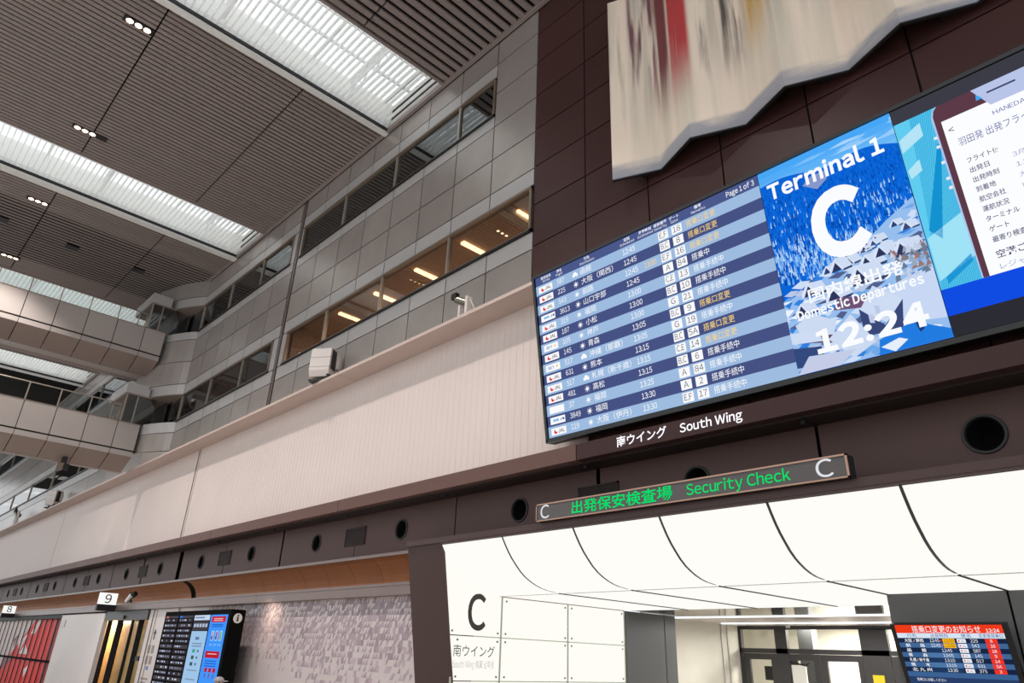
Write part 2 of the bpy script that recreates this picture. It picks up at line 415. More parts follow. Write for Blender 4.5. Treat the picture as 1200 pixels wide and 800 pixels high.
# backing wall in bands that leave the windows open
for z0, z1 in ((4.4, 11.40), (13.04, 17.01), (18.78, H + 1.6)): b.box(-110, -12.17, 12.10, 12.30, z0, z1)
for z0, z1, segs in ((11.40, 13.04, [(-44.6, -43), (-29.1, -27.75), (-12.25, -12.17)]), (17.01, 18.78, [(-44.6, -43), (-29.0, -28.0), (-14.22, -12.17)])):
    for x0, x1 in segs: b.box(x0, x1, 12.10, 12.30, z0, z1)
b.build('backing', 'dark_gap', wl)
def row(x0, x1, step, z0, z1, mat, name, th=0.06):
    n = max(1, round((x1 - x0) / step)); w = (x1 - x0) / n
    for i in range(n): panel(name, wl, x0 + i * w, x0 + (i + 1) * w, z0, z1, 12.03, mat, th)
XR, XG0, XG1, XC = -12.18, -28.30, -28.60, -40.30
for x0, x1, st in ((XG0 + 0.08, -14.2, 2.0), (XC, XG1, 2.0), (-110, -44.4, 4.2)):
    far = x0 < -100; sx = 4.2 if far else 2.0
    row(x0, x1, sx, 19.40, H - 0.04, 'grey_cladding', 'panel')
    row(x0, x1, sx, 18.80, 19.40, 'pale_strip', 'header_strip')
    row(x0, x1, sx, 16.52, 17.02, 'pale_strip', 'sill_strip')
    row(x0, x1, sx, 15.10, 16.52, 'grey_cladding', 'panel')
    row(x0, x1, sx, 13.68, 15.10, 'grey_cladding', 'panel')
    row(x0, x1, sx, 13.04, 13.68, 'pale_strip', 'header_strip')
    row(x0, x1, sx, 10.76, 11.40, 'pale_strip', 'sill_strip')
    row(x0, x1, sx, 8.95, 10.76, 'grey_cladding', 'panel')
for z0, z1, mt in ((19.40, H - 0.04, 'grey_cladding'), (17.98, 19.40, 'grey_cladding'), (16.52, 17.98, 'grey_cladding'), (15.10, 16.52, 'grey_cladding'),
                   (13.68, 15.10, 'grey_cladding'), (13.06, 13.68, 'pale_strip'), (10.76, 11.38, 'pale_strip'), (8.95, 10.76, 'grey_cladding')):
    panel('panel' if mt[0] == 'g' else 'sill_strip', wl, -14.2, XR, z0, z1, 12.03, mt, 0.06)
for x0, x1, z0, z1 in ((-28.22, -28.0, 17.03, 18.76), (-28.22, -27.75, 11.42, 13.02), (-29.0, -28.6, 17.03, 18.76), (-29.1, -28.6, 11.42, 13.02)):
    panel('jamb_strip', wl, x0, x1, z0, z1, 12.03, 'pale_strip', 0.06, 0.02)
b = MB(); b.box(XG1 + 0.08, XG0 - 0.06, 12.04, 12.12, 8.95, H - 0.05); b.build('gutter', 'fascia_beam', wl)
# curved return walls towards the footbridges
CURVE = [(-44.3, 10.42), (-43.4, 10.66), (-42.6, 10.88), (-41.9, 11.14), (-41.2, 11.48), (-40.7, 11.76), (-40.32, 12.03)]
for z0, z1, mt, nm, path in ((19.42, H - 0.02, 'grey_cladding', 'curved_panel', CURVE), (18.80, 19.38, 'pale_strip', 'curved_strip', CURVE[2:]),
                   (16.54, 17.02, 'pale_strip', 'curved_strip', CURVE[2:]), (15.12, 16.50, 'grey_cladding', 'curved_panel', CURVE), (13.70, 15.08, 'grey_cladding', 'curved_panel', CURVE),
                   (13.06, 13.66, 'pale_strip', 'curved_strip', CURVE[2:]), (10.78, 11.38, 'pale_strip', 'curved_strip', CURVE[2:]), (9.72, 10.74, 'grey_cladding', 'curved_panel', CURVE), (8.97, 9.68, 'grey_cladding', 'curved_panel', CURVE[3:])):
    b = MB(); b.sheet(path, z0, z1, 0.08); b.build(nm, mt, wl)
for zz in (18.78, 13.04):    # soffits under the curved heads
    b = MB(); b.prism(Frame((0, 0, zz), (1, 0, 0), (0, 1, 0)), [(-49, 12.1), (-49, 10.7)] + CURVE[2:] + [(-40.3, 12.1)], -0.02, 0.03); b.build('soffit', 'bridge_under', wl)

# windows: frame, mullions, panes and the rooms behind them
def window(n, x0, x1, z0, z1, mulls, gmat):
    t = thing('window_%d' % n, ((x0 + x1) / 2, 12.05, z0), kind='structure')
    b = MB(); fr = 0.09
    b.box(x0, x1, 11.99, 12.16, z0, z0 + fr); b.box(x0, x1, 11.97, 12.16, z1 - fr, z1)
    b.box(x0, x0 + fr, 11.99, 12.16, z0, z1); b.box(x1 - fr, x1, 11.99, 12.16, z0, z1); b.build('frame', 'frame_bronze', t)
    b = MB(); b.box(x0, x1, 11.95, 11.99, z0 - 0.05, z0 + 0.02); b.build('sill', 'black', t)
    cuts = [x0 + fr] + list(mulls) + [x1 - fr]
    for mx in mulls:
        b = MB(); b.box(mx - 0.045, mx + 0.045, 12.0, 12.14, z0 + fr, z1 - fr); b.build('mullion', 'rail_metal', t)
    for a, c in zip(cuts[:-1], cuts[1:]):
        b = MB(); b.box(a + 0.03, c - 0.03, 12.07, 12.09, z0 + fr, z1 - fr); b.build('pane', gmat, t)
    return t
def room(t, x0, x1, z0, z1, depth, mat, cmat=None):
    b = MB(); b.box(x0, x1, 12.35 + depth, 12.4 + depth, z0, z1); b.box(x0 - 0.05, x0, 12.3, 12.4 + depth, z0, z1); b.box(x1, x1 + 0.05, 12.3, 12.4 + depth, z0, z1)
    b.build('room_wall', mat, t)
    b = MB(); b.box(x0, x1, 12.3, 12.4 + depth, z0 - 0.06, z0); b.build('room_floor', 'floor_stone', t)
    b = MB(); b.box(x0, x1, 12.3, 12.4 + depth, z1, z1 + 0.06); b.build('room_ceiling', cmat or mat, t)
t = window(5, -28.0, -14.22, 17.03, 18.76, [-24.2, -20.25, -16.2], 'dark_glass'); room(t, -28, -14.2, 16.6, 19.2, 4, 'room_dark')
t = window(6, -43.0, -29.0, 17.03, 18.76, [-40.25, -36.2, -32.3], 'dark_glass'); room(t, -43, -28.9, 16.6, 19.2, 4, 'room_dark')
t = window(7, -27.75, -12.25, 11.42, 13.02, [-24.3, -20.22, -16.22], 'window_glass'); room(t, -27.8, -12.2, 10.6, 13.36, 4.5, 'room_brown')
for x in (-13.84, -16.6, -19.37, -22.15, -24.87):
    b = MB(); b.box(x - 0.09, x + 0.09, 12.9, 13.9, 13.28, 13.36); b.build('strip_light', 'strip_room', t)
for x in (-15.17, -20.2):
    for y in (13.3, 13.5, 13.7):
        b = MB(); b.disc(Frame((x, y, 13.345), (1, 0, 0), (0, -1, 0)), 0, 0, 0.05, 0, n=10); b.build('spot', 'strip_warm' if x < -18 else 'lamp_glow', t)
for x in (-14.0, -24.0):
    b = MB(); b.box(x - 0.16, x + 0.16, 12.3, 16, 13.1, 13.36); b.build('room_beam', 'pale_strip', t)
li = bpy.data.lights.new('room_fill', 'AREA'); li.shape = 'RECTANGLE'; li.size = 13 * S; li.size_y = 1.5 * S; li.energy = 300; li.color = (1, .84, .66)  # unseen fill light added to brighten the brown room
lo = bpy.data.objects.new('room_fill', li); COL.objects.link(lo); lo.location = U((-20, 14.6, 13.25))
t = window(8, -43.0, -29.1, 11.42, 13.02, [-40.3, -36.25, -32.35], 'window_glass'); room(t, -43, -29.0, 10.6, 13.36, 4.5, 'room_dark')
for x in (-31, -37):
    b = MB(); b.box(x - 0.16, x + 0.16, 12.3, 16, 13.1, 13.36); b.build('room_beam', 'pale_strip', t)
FM = [-101.6, -93.4, -85.2, -77.4, -69.0, -60.7, -52.5]
t = window(9, -110, -44.6, 17.03, 18.76, FM, 'dark_glass'); room(t, -110, -44.6, 16.6, 19.2, 4, 'room_dark')
for x in (-93.4, -83, -73, -63):
    b = MB(); b.box(x - 0.6, x + 0.6, 12.5, 13.9, 19.12, 19.18); b.build('strip_light', 'strip_cool', t)
t = window(10, -110, -44.6, 11.42, 13.02, FM, 'window_glass'); room(t, -110, -44.6, 10.6, 13.26, 4, 'room_dark')
for x in (-103.5, -93.5, -83, -73, -63):
    for k in (0, 0.75):
        b = MB(); b.box(x - 0.75, x + 0.75, 12.45 + k, 12.95 + k, 13.2, 13.25); b.build('strip_light', 'strip_cool', t)

# ------------------------------------------------------------------ brown clad wall
wr = thing('wall_right', (-2, 12, 4), kind='structure')
b = MB(); b.box(-12.17, 12, 12.10, 12.30, 4.0, H + 1.6); b.build('backing', 'dark_gap', wr)
bx = [-12.17, -10.16] + [-10.16 + 2.04 * k for k in range(1, 8)]
bz = [4.4, 5.2, 6.6, 8.0, 9.42, 10.84, 12.28, 13.70, 15.17, 16.55, 18.0, 19.28, H - 0.02]
for x0, x1 in zip(bx[:-1], bx[1:]):
    for z0, z1 in zip(bz[:-1], bz[1:]): panel('panel', wr, x0, x1, z0, z1, 12.03, 'brown_cladding', 0.06, 0.04)

# ------------------------------------------------------------------ beige lower wall, ledge, brown beam and nozzle band
wm = thing('wall_middle', (-40, 11.95, 4.3), kind='structure')
bj = [-110, -85.3, -60.2, -35.02, -10.1]
for x0, x1 in zip(bj[:-1], bj[1:]):
    b = MB(); b.box(x0 + 0.04, x1 - 0.04, 11.95, 12.08, 4.3, 8.86); b.build('panel', 'beige_wall', wm)
    b = MB(); x = x0 + 0.2
    while x < x1 - 0.2 and x0 > -40: b.box(x, x + 0.13, 11.944, 11.955, 4.3, 8.86); x += 0.26
    if b.v: b.build('ribs', 'beige_wall', wm, kind='stuff')
for x in (-35.25,):
    b = MB(); b.box(x, x + 0.03, 11.925, 11.96, 4.3, 8.86); b.build('joint_bead', 'soft_black', wm)
lg = thing('trim_1', (-40, 11.5, 8.86), kind='structure')
x = -10.9
while x > -110:
    b = MB(); b.box(x - 9.96, x, 11.15, 12.02, 8.86, 8.93); b.box(x - 9.96, x, 11.13, 11.19, 8.855, 8.96); b.build('ledge_section', 'beige_ledge', lg); x -= 10.0
bm = thing('trim_2', (-40, 11.3, 3.99), kind='structure')
x = 10.1
while x > -110:
    b = MB(); b.box(x - 9.97, x, 11.30, 12.0, 4.0, 4.36); b.build('beam_section', 'brown_beam' if x < -4 else 'brown_shaded', bm)  # right sections in a darker brown, lamp fall-off put into the colour
    b = MB(); b.box(x - 9.99, x + .01, 11.52, 12.2, 3.965, 4.0); b.build('soffit', 'soffit_dark', bm); x -= 10.0
for k in range(18):
    xx = -4.95 - 5.0 * k
    b = MB(); b.tube((xx, 11.7, 3.98), (xx, 11.7, 3.90), 0.06, 10); b.build('soffit_spot', 'black', bm)
bd = thing('trim_3', (-40, 12.1, 2.66), kind='structure')
BZ0, BZ1, BY = 2.70, 3.965, 12.10
NX = [2.6, -2.4, -7.4, -12.45, -17.43, -22.4, -27.45, -32.45, -37.5, -42.6, -47.65, -52.7, -57.75, -62.8, -67.9, -72.9, -78, -83]
NR, NZ = 0.27, 3.33
def holed(xc, x0, x1):
    b = MB(); n = 24; F = Frame((0, BY, 0), (1, 0, 0), (0, 0, 1)); inn = []; outp = []
    for i in range(n):
        a = 2 * math.pi * (i + .5) / n; c, s_ = math.cos(a), math.sin(a)
        inn.append((xc + NR * c, NZ + NR * s_))
        t_ = min(((x1 - xc) if c > 0 else (xc - x0)) / max(abs(c), 1e-6), ((BZ1 - NZ) if s_ > 0 else (NZ - BZ0)) / max(abs(s_), 1e-6))
        outp.append((xc + t_ * c, NZ + t_ * s_))
    for i in range(n):
        j = (i + 1) % n
        b.poly(F, [inn[i], outp[i], outp[j], inn[j]], 0)
    for cx, cz in ((x0, BZ0), (x1, BZ0), (x1, BZ1), (x0, BZ1)):
        near = sorted(outp, key=lambda p: (p[0] - cx) ** 2 + (p[1] - cz) ** 2)
        p = [q for q in outp if abs(q[0] - cx) < 1e-4]; q_ = [q for q in outp if abs(q[1] - cz) < 1e-4]
        pa = min(p, key=lambda q: abs(q[1] - cz)); pb = min(q_, key=lambda q: abs(q[0] - cx))
        tri = [pa, (cx, cz), pb]
        b.poly(F, tri if (pa[0]-cx)*0 + (cx-pa[0])*(pb[1]-cz) - (cz-pa[1])*(pb[0]-cx) > 0 else tri[::-1], 0)
    return b
for i, xc in enumerate(NX):
    x0, x1 = xc - 2.47, xc + 2.47
    if abs(xc + 32.45) < .1: x0 += 0.17
    if abs(xc + 37.5) < .1: x1 -= 0.17
    holed(xc, x0, x1).build('band_panel', 'band_metal', bd)
b = MB(); b.box(-110, 10, 12.45, 12.5, 2.6, 4.0); b.box(-110, 10, 12.1, 12.5, 4.0, 4.05); b.build('band_backing', 'black', bd)
b = MB(); b.box(-110, -15.9, 12.04, 12.20, 2.60, 2.69); b.build('band_lip', 'fascia_beam', bd)
Fb = Frame((0, BY, 0), (1, 0, 0), (0, 0, 1))
for i, xc in enumerate(NX):
    lab = ('large round black air nozzle in the brown band at the right picture edge' if i == 1 else
           'round black air nozzle half hidden behind the green security sign' if i == 2 else
           'round black air nozzle just left of the security sign' if i == 3 else
           'round black nozzle in the brown band, %s leftward from the green sign' % ordn[i - 3] if 3 < i < 17 else 'round black nozzle in the brown band, farthest left and smallest of all')
    if i == 0: continue
    t = thing('air_nozzle', (xc, BY, NZ), lab, 'air vent', 'round air nozzles along the brown band')
    b = MB(); b.lathe(Fb, xc, NZ, [(NR + .04, 0.002), (NR + .03, 0.03), (NR - .005, 0.03), (NR - .02, -0.02)], 28); b.build('ring', 'soft_black', t)
    b = MB(); b.lathe(Fb, xc, NZ, [(NR - .01, 0.01), (NR - .06, -0.14), (0.10, -0.30), (0.001, -0.30)], 28); b.build('throat', 'bar_black', t)
for i, xc in enumerate([-9.93, -19.93, -29.93, -39.98, -50.1, -60.2, -70.3]):
    t = thing('vent_grille', (xc, BY, 3.05), ['square dark vent grille above the left end of the security sign', 'square vent grille above the copper cove, nearest left of the brown portal pillar'][i] if i < 2 else
              'square vent grille in the brown band, the %s leftward from the portal pillar' % ordn[i - 1], 'vent', 'square vent grilles on the brown band')
    b = MB(); w = .58
    for a in ((xc - w, xc + w, 3.05, 3.09), (xc - w, xc + w, 3.57, 3.61), (xc - w, xc - w + .04, 3.05, 3.61), (xc + w - .04, xc + w, 3.05, 3.61)): b.box(a[0], a[1], BY - .035, BY + .02, a[2], a[3])
    b.build('frame', 'grille_metal', t)
    for k in range(11):
        z = 3.10 + k * 0.043; b = MB(); b.box(xc - w + .04, xc + w - .04, BY - .025, BY + .01, z, z + .028); b.build('blade', 'grille_metal', t)
    b = MB(); b.box(xc - w + .04, xc + w - .04, BY - .004, BY + .02, 3.09, 3.57); b.build('back_plate', 'soft_black', t)

# copper cove and the fascia beam under it
cv = thing('trim_4', (-40, 12.3, 1.8), kind='structure')
prof = [(12.16 + 0.72 * math.sin(a), 1.82 + 0.82 * math.cos(a)) for a in [math.pi / 2 * k / 7 for k in range(8)]]
xs = []; x = -16.0
while x > -110:
    w = 1.62
    if -34.5 < x - w < -33.0: w = x + 34.2; 
    xs.append((x - w, x)); x -= w
    if abs(x + 34.2) < .01: x = -34.75
for x0, x1 in xs:
    b = MB()
    for (y0, z0), (y1, z1) in zip(prof[:-1], prof[1:]):
        b.face([(x0 + .008, y0, z0), (x1 - .008, y0, z0), (x1 - .008, y1, z1), (x0 + .008, y1, z1)])
    b.build('copper_panel', 'copper', cv, smooth=True)
b = MB(); b.box(-110, -16, 12.95, 13.0, 1.5, 2.8); b.build('cove_backing', 'black', cv)
b = MB(); b.box(-110, -16, 12.55, 12.62, 1.74, 1.78); b.build('light_strip', 'cove_glow', cv)
fb = thing('trim_5', (-40, 12, 1.47), kind='structure')
x = -16.0
while x > -110:
    b = MB(); b.box(x - 9.98, x, 11.95, 12.75, 1.48, 1.74); b.box(x - 9.98, x, 11.93, 12.0, 1.74, 1.81); b.build('fascia_section', 'fascia_beam', fb); x -= 10

# ------------------------------------------------------------------ wall under the fascia: mosaic, boards, doors
ws = thing('wall_lower', (-40, 12.2, FZ), kind='structure')
b = MB(); b.box(-34.0, -15.9, 12.20, 12.3, FZ, 1.5); b.build('mosaic_ground', 'mosaic_metal', ws)
b = MB(); b.box(-110, -15.9, 13.0, 13.1, FZ, 1.6); b.build('rear_backing', 'white_board', ws)
b = MB(); Fm = Frame((0, 12.2, 0), (1, 0, 0), (0, 0, 1)); TW, TH = 0.26, 0.165
for r in range(0, 29):
    z1 = 1.47 - r * TH
    for c in range(0, 130):
        x = -33.3 + c * TW / 2 + (TW / 4 if r % 2 else 0)
        if x > -16.3: continue
        fx = (x + 33.3) / 17.0; d = r / 14.5
        cover = 1.35 - 1.0 * d - 0.55 * max(0, math.sin(fx * 7.0 - 1.6)) * d * 1.6 + 0.35 * math.exp(-((fx - 0.42) / 0.12) ** 2)
        if x < -29.5: cover = 0.9 - abs((x + 32.2) - (r - 12) * -0.18) * 0.55
        if random.random() > cover or random.random() < .05: continue
        u = random.random(); k = 0.86 + 0.22 * random.random() + 0.10 * d
        col = lin((162 * k, 144 * k, 152 * k)) if x > -27 else lin((176 * k, 148 * k, 138 * k))
        if u < .5: b.poly(Fm, [(x, z1 - TH), (x + TW / 2, z1 - TH * .0), (x + TW / 2, z1 - TH)], 0.004, col)
        elif u < .85: b.poly(Fm, [(x, z1), (x, z1 - TH), (x + TW / 2, z1 - TH), (x + TW / 2, z1)], 0.004, col)
        else: b.poly(Fm, [(x, z1), (x, z1 - TH), (x + TW / 2, z1)], 0.004, col)
b.build('mosaic_print', 'print', ws, kind='stuff')
b = MB(); b.box(-37.55, -34.0, 12.14, 12.3, FZ, 1.47); b.build('plain_panel', 'white_board', ws)
b = MB(); b.box(-37.0, -36.96, 12.10, 12.15, FZ, 1.45); b.box(-36.6, -36.57, 12.12, 12.15, FZ, 1.45); b.build('panel_joint', 'frame_bronze', ws)
b = MB(); Fa = Frame((0, 12.14, 0), (1, 0, 0), (0, 0, 1)); ac = lin((62, 60, 62))
b.poly(Fa, [(-36.28, .62), (-36.5, .40), (-36.36, .40), (-36.36, .16), (-36.2, .16), (-36.2, .40), (-36.06, .40)], .006, ac)
gc = lin((150, 138, 136))
for (x, z) in ((-36.6, -.25), (-36.1, -.25), (-36.6, -.7), (-36.1, -.7)):
    b.rect(Fa, x - .17, x + .17, z - .17, z + .17, .005, gc)
b.rect(Fa, -36.45, -36.15, -1.1, -.95, .005, lin((90, 120, 190))); b.rect(Fa, -36.8, -35.9, -1.5, -1.42, .005, gc); b.rect(Fa, -36.8, -36.1, -1.65, -1.58, .005, gc)
b.build('direction_print', 'print', ws)
# white board between the doors
o = MB(); o.box(-53.1, -44.25, 12.02, 12.25, FZ, 1.40); o = o.build('plain_partition', 'white_board', ws)
b = MB(); b.box(-52.75, -51.9, 11.98, 12.03, 0.72, 1.12); b.build('sensor_plate', 'pale_strip', ws)
# door 9
t = thing('door_1', (-41, 12.2, FZ), kind='structure')
b = MB(); b.box(-44.2, -37.6, 12.06, 12.5, 1.02, 1.46); b.build('header', 'door_frame', t)
b = MB(); b.tube((-40.93, 12.05, 1.16), (-40.93, 11.98, 1.16), .09, 12); b.build('sensor', 'black', t)
for x0, x1 in ((-44.2, -43.5), (-42.55, -41.65), (-40.3, -39.95), (-39.2, -38.55)):
    b = MB(); b.box(x0, x1, 12.24, 12.28, FZ, 1.02); b.build('stile', 'bar_black', t)
for x0, x1 in ((-43.5, -42.55), (-41.65, -40.3), (-39.95, -39.2), (-38.55, -37.6)):
    b = MB(); b.box(x0, x1, 12.285, 12.295, FZ, 1.02); b.build('pane', 'door_glass', t)
b = MB(); b.box(-38.35, -37.9, 12.18, 12.245, -.78, -.58); b.build('push_plate', 'black', t)
b = MB(); b.box(-48.6, -37.5, 12.85, 12.95, FZ, 1.3); b.box(-48.6, -37.5, 12.3, 12.95, 1.25, 1.3); b.build('lobby_wall', 'door_gold', t)
b = MB(); b.box(-43.6, -38.2, 12.4, 12.5, 1.19, 1.24); b.build('lobby_light', 'strip_room', t)
li = bpy.data.lights.new('lobby_fill', 'AREA'); li.shape = 'RECTANGLE'; li.size = 9 * S; li.size_y = .15 * S; li.energy = 520; li.color = (1, .9, .74)  # extra fill light added to brighten the gold wall behind the panes
lo = bpy.data.objects.new('lobby_fill', li); COL.objects.link(lo); lo.location = U((-42.5, 12.42, 1.15)); lo.rotation_euler = (.7, 0, 0)
# red shutter, door 8
t = thing('door_2', (-63, 12.2, FZ), kind='structure')
b = MB(); b.box(-76, -53.2, 12.05, 12.5, 1.22, 1.46); b.build('header', 'soft_black', t)
b = MB(); Fp = Frame((0, 12.3, 0), (1, 0, 0), (0, 0, 1))
b.rect(Fp, -76, -53.2, FZ, 1.24, 0, lin((232, 214, 208)))
red, dred, pur = lin((236, 28, 24)), lin((160, 36, 40)), lin((150, 90, 110))
b.poly(Fp, [(-61.2, 1.24), (-53.2, 1.24), (-53.2, FZ), (-72, FZ), (-66.5, -1.2)], .004, red)
b.rect(Fp, -55.6, -53.2, FZ, 1.24, .006, dred)
for q in ([(-61.6, .3), (-60.3, 1.2), (-59.4, 1.2), (-60.4, .3)], [(-64.6, -.3), (-62.3, .35), (-63.6, -1.0)], [(-63.5, -1.0), (-60.6, -1.0), (-62.2, -.35)], [(-60.6, -1.9), (-59.2, -1.5), (-60.1, -2.4)]):
    b.poly(Fp, q, .008, lin((240, 226, 222)))
for q in ([(-66.5, -.1), (-65.3, .3), (-65.9, -.7)], [(-68, -1.2), (-64.5, -1.2), (-68, -2.2)], [(-63, .4), (-62.2, 1.0), (-62.4, .3)]): b.poly(Fp, q, .007, pur)
b.build('poster', 'print', t)
x = -53.45
while x > -75.5:
    b = MB(); b.box(x - .07, x + .07, 12.22, 12.25, FZ, 1.22); b.build('bar', 'bar_black', t); x -= 1.44
b = MB(); b.box(-75.5, -53.3, 12.2, 12.28, -1.34, -1.22); b.build('cross_bar', 'bar_black', t)
b = MB(); b.box(-53.4, -53.15, 12.1, 12.4, FZ, 1.4); b.build('jamb', 'pale_strip', t)

# number blade signs
for txt, x, y0, y1, z0, z1, zb, lab in (('9', -42.4, 11.05, 11.90, 1.75, 2.32, 1.44, 'white box sign reading 9 above the middle doorway'), ('8', -67.0, 11.12, 11.92, 1.68, 2.21, 1.38, 'white box sign reading 8 above the red shutter')):
    t = thing('number_sign', (x, 11.5, zb), lab, 'sign', 'numbered signs above the doors')
    b = MB(); b.box(x - .2, x, y0, y1, z0, z1); b.build('light_box', 'sign_white', t)
    b = MB(); b.box(x - .24, x + .03, y0 - .02, y1 + .02, zb, z0); b.build('base', 'black', t)
    Fs = Frame((x, 0, 0), (0, 1, 0), (0, 0, 1)); b = MB()
    b.text(txt, Fs, (y0 + y1) / 2, z0 + .08, .56, lin((10, 10, 10)), .012, 'c', bold=.01); b.build('numeral', 'ink', t)
t = thing('spotlight', (-40.0, 11.98, 1.81), 'small chrome spotlight standing on the fascia right of sign 9', 'spotlight')
b = MB(); b.tube((-40.05, 11.9, 1.81), (-40.05, 11.9, 1.95), .05); b.build('stem', 'black', t)
b = MB(); b.tube((-40.25, 11.75, 1.84), (-40.0, 11.9, 2.18), .10, 14, .16); b.build('barrel', 'chrome', t, smooth=False)
b = MB(); b.tube((-40.0, 11.9, 2.18), (-39.85, 11.98, 2.26), .16, 14, .12); b.build('lens_ring', 'black', t)

# ------------------------------------------------------------------ information board with the i sign
t = thing('information_board', (-29, 11.4, FZ), 'black flight information kiosk with lit screens and a white i disc on its side', 'display')
YI, IX0, IX1, IZ = 11.10, -32.4, -25.93, 1.21
b = MB(); b.box(IX0, IX1, YI, 11.63, FZ, IZ); b.build('housing', 'bar_black', t)
Fi = Frame((0, YI, 0), (1, 0, 0), (0, 0, 1)); b = MB()
def R_(x0, x1, z0, z1, col, h=.006): b.rect(Fi, x0, x1, z0, z1, h, lin(col))
R_(-32.3, -26.1, FZ + .9, 1.05, (20, 18, 20), .004)
for x0, x1, cc in ((-32.25, -30.9, (210, 110, 100)), (-30.75, -29.32, (40, 120, 250))):
    R_(x0, x1, .96, 1.04, (74, 72, 78)); R_(x0 + .05, x0 + .3, .965, 1.035, cc, .01)
    for k in range(16):
        z = .88 - k * .19
        R_(x0, x1, z - .08, z + .06, (70, 66, 70) if k % 2 else (52, 48, 52))
        for q in range(5):
            if random.random() < .85: R_(x0 + .08 + q * .25, x0 + .08 + q * .25 + .1 + .1 * random.random(), z - .03, z + .025, random.choice([(200, 205, 225), (150, 160, 190), (120, 130, 150)]), .01)
R_(-29.2, -27.72, .86, 1.04, (196, 214, 238)); R_(-29.1, -28.2, .93, .98, (120, 136, 160), .01)
R_(-29.2, -27.72, .50, .84, (66, 64, 70))
for q in range(5): R_(-29.1 + q * .27, -28.9 + q * .27, .62, .74, (176, 190, 214), .01)
R_(-29.2, -27.72, -2.2, .48, (158, 196, 232))
R_(-28.7, -28.35, .18, .28, (96, 120, 150), .01)
for z, cc in ((.05, (120, 140, 165)), (-.04, (120, 140, 165)), (-.85, (130, 150, 175)), (-1.15, (130, 150, 175))): R_(-28.9, -28.0, z - .02, z + .02, cc, .01)
for z, cc in ((-.2, (60, 160, 140)), (-.42, (60, 90, 90)), (-.64, (60, 90, 90))):
    R_(-28.75, -28.5, z - .06, z + .06, cc, .01); R_(-28.3, -28.15, z - .04, z + .04, (90, 110, 130), .01)
R_(-27.64, -26.14, -2.2, 1.04, (66, 150, 250))
R_(-27.5, -26.28, .78, .98, (196, 40, 56), .01); R_(-27.5, -26.28, -.40, -.18, (190, 30, 50), .01)
for z in (.90, .84, -.27): R_(-27.3, -26.5, z - .012, z + .014, (240, 200, 205), .014)
for z in (.70, .64, -.5, -.58, -.66): R_(-27.4, -26.4, z - .016, z + .016, (30, 90, 200), .012)
for k, (c1, c2) in enumerate((((200, 150, 170), (80, 60, 110)), ((190, 60, 110), (60, 90, 160)), ((120, 180, 90), (160, 150, 70)))):
    x = -27.3 + k * .36
    R_(x, x + .24, .16, .50, (150, 200, 250), .01); R_(x + .06, x + .18, .2, .46, c1, .012); R_(x + .04, x + .16, .2, .32, c2, .014)
    R_(x, x + .24, -.86, -.72, (190, 30, 50), .012); R_(x + .08, x + .15, -1.05, -.9, (130, 40, 60), .012)
    R_(x, x + .24, .0, .06, (120, 180, 250), .012)
b.build('screen', 'screen', t)
Fc = Frame((IX1, 0, 0), (0, 1, 0), (0, 0, 1))
b = MB(); b.disc(Fc, 11.36, .92, .165, .012, n=28); b.build('disc', 'paper', t, label='white round disc')
b = MB(); b.disc(Fc, 11.365, 1.01, .032, .02, n=12); b.rect(Fc, 11.33, 11.39, .82, .965, .02); b.rect(Fc, 11.315, 11.36, .94, .965, .02); b.rect(Fc, 11.31, 11.41, .82, .845, .02); b.build('letter', 'ink', t)
# warm wash lamp under the fascia
li = bpy.data.lights.new('wash_lamp', 'SPOT'); li.energy = 32; li.color = (1, .80, .6); li.shadow_soft_size = .2; li.spot_size = math.radians(120); li.spot_blend = 1
lo = bpy.data.objects.new('wash_lamp', li); COL.objects.link(lo); lo.location = U((-25.0, 11.45, 1.38)); lo.rotation_euler = (math.radians(55), 0, 0)

# ------------------------------------------------------------------ illuminated portal
pt = thing('portal', (-8, 13, FZ), 'brown framed walk-in portal lined with glowing white panels under the security sign', 'portal')
def ly(z): return 11.30 + (2.72 - max(z, -.9)) * 0.6 / 3.2
b = MB()
for z0, z1 in ((-.9, 2.72), (FZ, -.9)):
    for (x0, x1) in ((-15.93, -14.44),):
        P = [(x0, ly(z0), z0), (x1, ly(z0), z0), (x1, ly(z1), z1), (x0, ly(z1), z1)]; Q = [(p[0], 12.55, p[2]) for p in P]
        n = len(b.v); b.v += P + Q
        for q in ((0, 1, 2, 3), (1, 5, 6, 2), (4, 0, 3, 7), (3, 2, 6, 7), (5, 4, 7, 6)): b.f.append(tuple(n + i for i in q)); b.c.append(None)
b.build('pillar', 'pillar_brown', pt)
b = MB(); b.box(-15.93, 4, 11.26, 11.34, 2.60, 2.74); b.box(-14.44, 4, 11.27, 12.2, 2.56, 2.72); b.build('header', 'pillar_brown', pt)
PROF = [(11.32, 2.55), (11.42, 2.40), (11.53, 2.25), (11.66, 2.10), (11.80, 1.97), (11.95, 1.84), (12.12, 1.73), (12.28, 1.655), (12.45, 1.59), (12.65, 1.535), (12.85, 1.50), (13.1, 1.48), (13.36, 1.47)]
JX = [-14.4, -12.2, -10.0, -7.8, -5.6, -3.47, -1.27, 0.93, 3.1]
